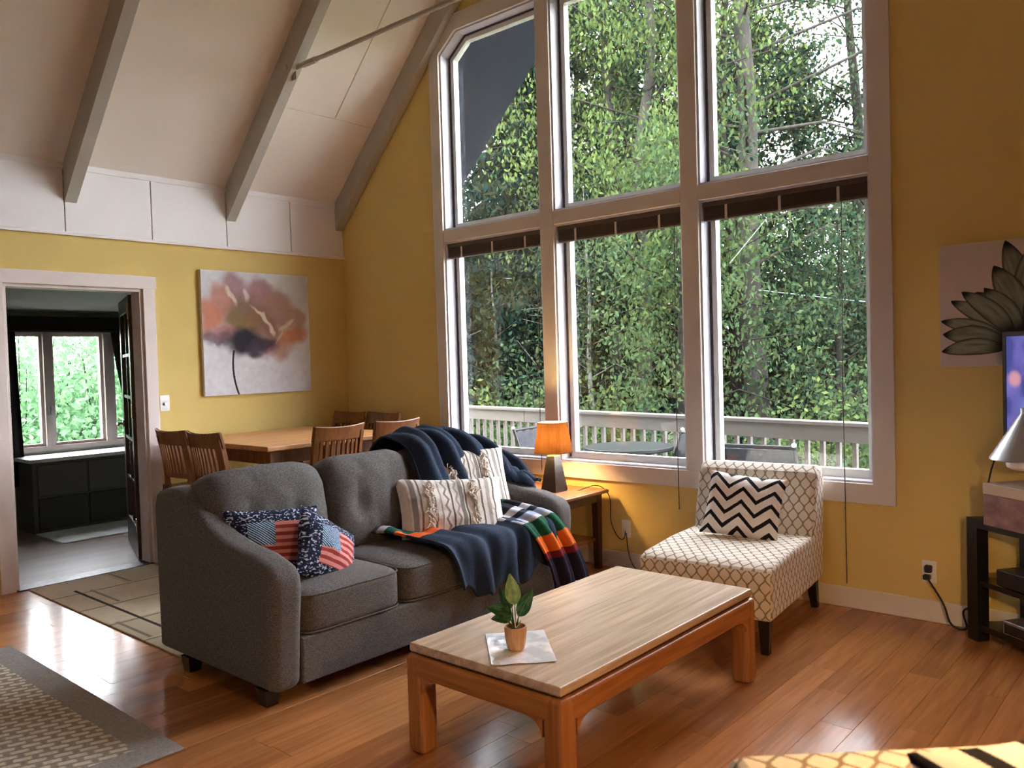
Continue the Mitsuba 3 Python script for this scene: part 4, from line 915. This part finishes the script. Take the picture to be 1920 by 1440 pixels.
def broadleaf(name, label, base, h, r, lean, R, nb, nl, leaf_, col, bark, seed, low=.2, droop=.5, cat='tree', spread=.35, group=None, prof=.7):
    rng = np.random.default_rng(seed); b = np.array([base[0], base[1], GZ]); k = thing(name, label, cat, group)
    tp = [b + np.array([lean[0] * t, lean[1] * t, h * t]) + np.array([rng.normal(0, .012 * h * t), rng.normal(0, .012 * h * t), 0]) * (t > 0) for t in np.linspace(0, 1, 7)]
    tr = [tube(tp, [r * 1.25, r, r * .88, r * .74, r * .55, r * .35, r * .08], 9, 22)]; C = []
    tpa = np.array(tp)
    for j in range(nb):
        t = low + (1 - low) * (j + rng.uniform(0, 1)) / nb; az = j * 2.399 + rng.normal(0, .4)
        o_ = np.array([np.interp(t, np.linspace(0, 1, 7), tpa[:, q]) for q in range(3)])
        l = R * (np.sin(np.pi * np.clip(.12 + .88 * (t - low) / (1 - low), 0, 1)) ** prof + .12) * rng.uniform(.75, 1.2)
        d = np.array([math.cos(az), math.sin(az), rng.uniform(.15, .6)]); e1 = o_ + d * l * .55; e2 = o_ + np.array([math.cos(az), math.sin(az), 0]) * l + np.array([0, 0, l * rng.uniform(-.05, .4)])
        tr.append(tube([o_, e1, e2], [r * .28 * (1.1 - t), r * .16 * (1.1 - t) + .004, .005], 5))
        m_ = max(int(nl * 1.35 / nb), 4); s = rng.uniform(.2, 1.05, m_)[:, None]
        p = o_ * (1 - s) ** 2 + 2 * e1 * s * (1 - s) + e2 * s ** 2
        cl = rng.integers(0, 5, m_); off = rng.normal(0, spread * .75, (5, 3)); off[:, 2] -= np.abs(rng.normal(0, spread * droop, 5)); s = np.clip(rng.uniform(.3, 1.05, 5)[cl][:, None] * .8 + s * .2, .1, 1.05)
        C.append(p + off[cl] + rng.normal(0, spread * .33, (m_, 3)) * np.array([1, 1, 1.1 + .35 * droop]))
    part(k, 'trunk', cat_(tr), bark, True)
    m_, col_ = leaves(np.vstack(C), leaf_ * .76, leaf_ * .40, rng, droop + .4, col); part(k, 'crown', m_, 'foliage', False, kind='stuff', color=col_)
def conifer(name, label, base, h, r, R, nl, col, seed, cat='conifer', low=.05, group=None):
    rng = np.random.default_rng(seed); b = np.array([base[0], base[1], GZ]); k = thing(name, label, cat, group)
    tr = [tube([b, b + [0, 0, h * .5], b + [0, 0, h]], [r, r * .6, .01], 8, 8)]; C = []
    nb = int(h * 7)
    for j in range(nb):
        t = low + (1 - low) * (j + rng.uniform()) / nb; az = j * 2.399; l = R * (1 - t) ** .8 * rng.uniform(.7, 1.15) + .1
        o_ = b + [0, 0, h * t]; e = o_ + np.array([math.cos(az) * l, math.sin(az) * l, -l * rng.uniform(.15, .45)])
        tr.append(tube([o_, (o_ + e) / 2 + [0, 0, .06 * l], e], [.025, .015, .004], 4))
        m_ = max(int(nl / nb * (l / R + .15) * 1.7), 3); s = rng.uniform(.1, 1.05, m_)[:, None]
        p = o_ * (1 - s) + e * s; side = np.array([-math.sin(az), math.cos(az), 0]); w = rng.normal(0, .13 * l + .03, m_)[:, None] * (1.1 - .6 * s)
        C.append(p + side * w + np.array([0, 0, -1.]) * np.abs(rng.normal(0, .10 * l + .04, m_))[:, None])
    part(k, 'trunk', cat_(tr), 'bark_dark', True)
    m_, col_ = leaves(np.vstack(C), .24, .075, rng, 1.1, col, .3); part(k, 'crown', m_, 'foliage', False, kind='stuff', color=col_)
def shrub(label, base, h, R, nl, leaf_, col, seed, group=None):
    rng = np.random.default_rng(seed); b = np.array([base[0], base[1], GZ]); k = thing('shrub', label, 'shrub', group); C, st = [], []
    for j in range(26):
        az = j * 2.399; rr = R * math.sqrt((j + .5) / 26); e = b + np.array([math.cos(az) * rr, math.sin(az) * rr, h * (1 - .45 * (rr / R) ** 2) * rng.uniform(.7, 1.05)])
        st.append(tube([b + (e - b) * [.25, .25, 0], (b + e) / 2, e], [.02, .013, .004], 5)); m_ = int(nl * 1.5) // 26; s = rng.uniform(.25, 1.03, m_)[:, None]
        C.append(b + (e - b) * s + rng.normal(0, .17 * R + .06, (m_, 3)))
    part(k, 'stems', cat_(st), 'bark_dark', True); m_, col_ = leaves(np.vstack(C), leaf_ * .85, leaf_ * .5, rng, .3, col); part(k, 'crown', m_, 'foliage', False, kind='stuff', color=col_)

solo('ground', prism_z(sg.box(-60, .3, 60, 60), GZ - .3, GZ), 'meadow', 'dark green forest ground beyond the deck', kind='structure')
solo('ground_sunroom_side', prism_z(sg.box(-60, -40, -2.6, .3), GZ - .3, GZ), 'meadow', 'ground beside the sunroom', kind='structure')
G1, G2, G3, GY = (.019, .034, .022), (.031, .054, .031), (.043, .073, .034), (.066, .102, .036)
DC1 = (.014, .027, .021)
# named near trees
broadleaf('tree', 'large tree with a thick grey trunk behind the railing right of the middle', (-.2, 9.0), 15, .21, (-.4, .3), 3.0, 40, 4300, .14, G2, 'bark_grey', 11, .24)
broadleaf('tree', 'slimmer leaning tree just left of the thick grey trunk', (-1.35, 10.5), 15, .13, (-.3, .3), 1.9, 30, 2600, .13, G1, 'bark_dark', 12, .3)
broadleaf('tree', 'tall thin tree against the sky in the upper right pane', (-.4, 14.2), 16, .15, (.2, 0), 2.4, 34, 3000, .15, G2, 'bark_dark', 13, .3)
broadleaf('tree', 'tree with sparse crown right of the sky gap', (.55, 12.8), 14, .13, (.2, .2), 2.0, 30, 4500, .14, G2, 'bark_dark', 14, .2)
broadleaf('birch_tree', 'young birch with a thin white trunk in the middle pane', (-2.1, 6.75), 6.0, .055, (-.12, .0), 1.2, 20, 3200, .11, G1, 'bark_white', 15, .45)
broadleaf('tree', 'grey trunked tree behind the thin white birch', (-3.05, 8.6), 14, .12, (.3, .2), 1.7, 34, 6500, .14, G1, 'bark_grey', 16, .3)
broadleaf('birch_tree', 'birch with a whitish stem in front of the dark conifers', (-4.05, 6.5), 5.2, .05, (-.1, .1), 1.0, 18, 1700, .11, G1, 'bark_white', 17, .4)
broadleaf('willow_tree', 'tall yellow-green tree with hanging leaves filling the upper middle pane', (-1.9, 7.9), 13, .14, (.1, .0), 2.6, 46, 17000, .13, GY, 'bark_grey', 18, .34, 1.6)
broadleaf('willow_tree', 'bright green tree leaning over the railing in the lower middle pane', (-.35, 6.7), 6.4, .09, (.1, -.3), 1.6, 34, 7500, .12, G3, 'bark_dark', 19, .15, .9)
broadleaf('tree', 'full leafy tree at the right edge of the lower right pane', (1.25, 9.0), 5.4, .1, (.0, .0), 1.3, 28, 5000, .12, G2, 'bark_dark', 20, .2)
conifer('spruce_tree', 'tall dark spruce in the pane beside the roof overhang', (-4.4, 7.9), 13, .16, 3.1, 21000, DC1, 31)
conifer('spruce_tree', 'drooping spruce left of the tall dark spruce', (-4.6, 5.6), 6.6, .11, 1.9, 10000, DC1, 32)
conifer('spruce_tree', 'broad spruce behind the birch with a whitish stem', (-6.3, 9.4), 12, .16, 2.6, 13000, DC1, 33)
conifer('spruce_tree', 'small pointed spruce in the bright sky gap', (-1.45, 19.), 8.0, .10, 1.3, 4000, DC1, 34)
conifer('spruce_tree', 'dark spruce behind the yellow-green hanging tree', (-4.6, 11.6), 11, .16, 2.4, 12000, DC1, 35)
# closing rows farther back
rng0 = np.random.default_rng(5)
for i, (x, y, h) in enumerate([(-9.5, 10.5, 5.9), (-8.8, 13.2, 14), (-7.4, 12.6, 16), (-6.6, 15.0, 17), (-5.4, 14.2, 15), (-4.4, 16.8, 17), (-3.2, 13.0, 9), (-2.4, 16.5, 11), (-12.5, 14.5, 7.5), (-10.5, 17.5, 18), (-8.0, 19.0, 17), (-5.6, 20.5, 14), (3.4, 17.5, 8), (5.6, 16.5, 9), (8.2, 18.5, 9)]):
    broadleaf('forest_tree', 'tree in the dense forest wall beyond the nearer trees', (x, y), h, .15, (0, 0), 2.9, 34, 9000, .22, (.012, .023, .016) if i % 2 else (.015, .029, .019), 'bark_dark', 50 + i, .04, .5, group='trees of the forest wall')
for i, (x, y, h) in enumerate([(-1.0, 15.5, 4.6), (.2, 16.2, 4.4), (1.4, 15.8, 3.4), (-1.2, 12.4, 4.8), (.75, 10.8, 4.2), (-1.9, 12.2, 5.6)]):
    broadleaf('low_tree', 'low bushy tree in the thicket under the sky gap', (x, y), h, .08, (0, 0), 1.9, 30, 5000, .17, G1, 'bark_dark', 80 + i, .05, .4, group='low trees under the sky gap')
# understorey shrubs along the slope behind the railing
sh = [(-2.6, 3.9, 2.55, 1.0), (-1.7, 4.5, 2.85, 1.1), (-3.6, 4.6, 3.05, 1.1), (-0.7, 4.9, 2.4, 1.0), (0.3, 5.2, 2.4, 1.0), (1.2, 5.4, 2.2, .8), (2.3, 5.3, 2.5, 1.0), (3.2, 5.0, 2.55, 1.0), (-2.9, 5.8, 3.3, 1.1), (-1.2, 6.0, 2.6, 1.0), (2.8, 6.6, 3.05, 1.2), (1.9, 7.3, 3.1, 1.1), (-5.0, 4.2, 3.25, 1.2), (3.9, 4.6, 2.65, 1.0), (3.6, 7.0, 3.05, 1.2)]
for i, (x, y, h, R) in enumerate(sh): shrub(('yellow-green', 'bright green', 'deeper green')[i % 3] + ' leafy shrub just beyond the deck railing', (x, y), h, R, 4200, .10, (GY, G3, G2)[i % 3], 100 + i, ('yellow-green', 'bright green', 'deeper green')[i % 3] + ' shrubs beyond the deck railing')
# greenery outside the sunroom window
for i, (x, y, h, R) in enumerate([(-6.6, -.6, 4.0, 1.4), (-7.2, .9, 4.3, 1.5), (-6.9, -2.2, 4.0, 1.4), (-8.6, .3, 4.8, 1.7), (-8.4, 2.2, 4.8, 1.7)]): shrub('bright green bush outside the sunroom window', (x, y), h, R, 6000, .12, (.14, .28, .14), 140 + i, 'bushes outside the sunroom')
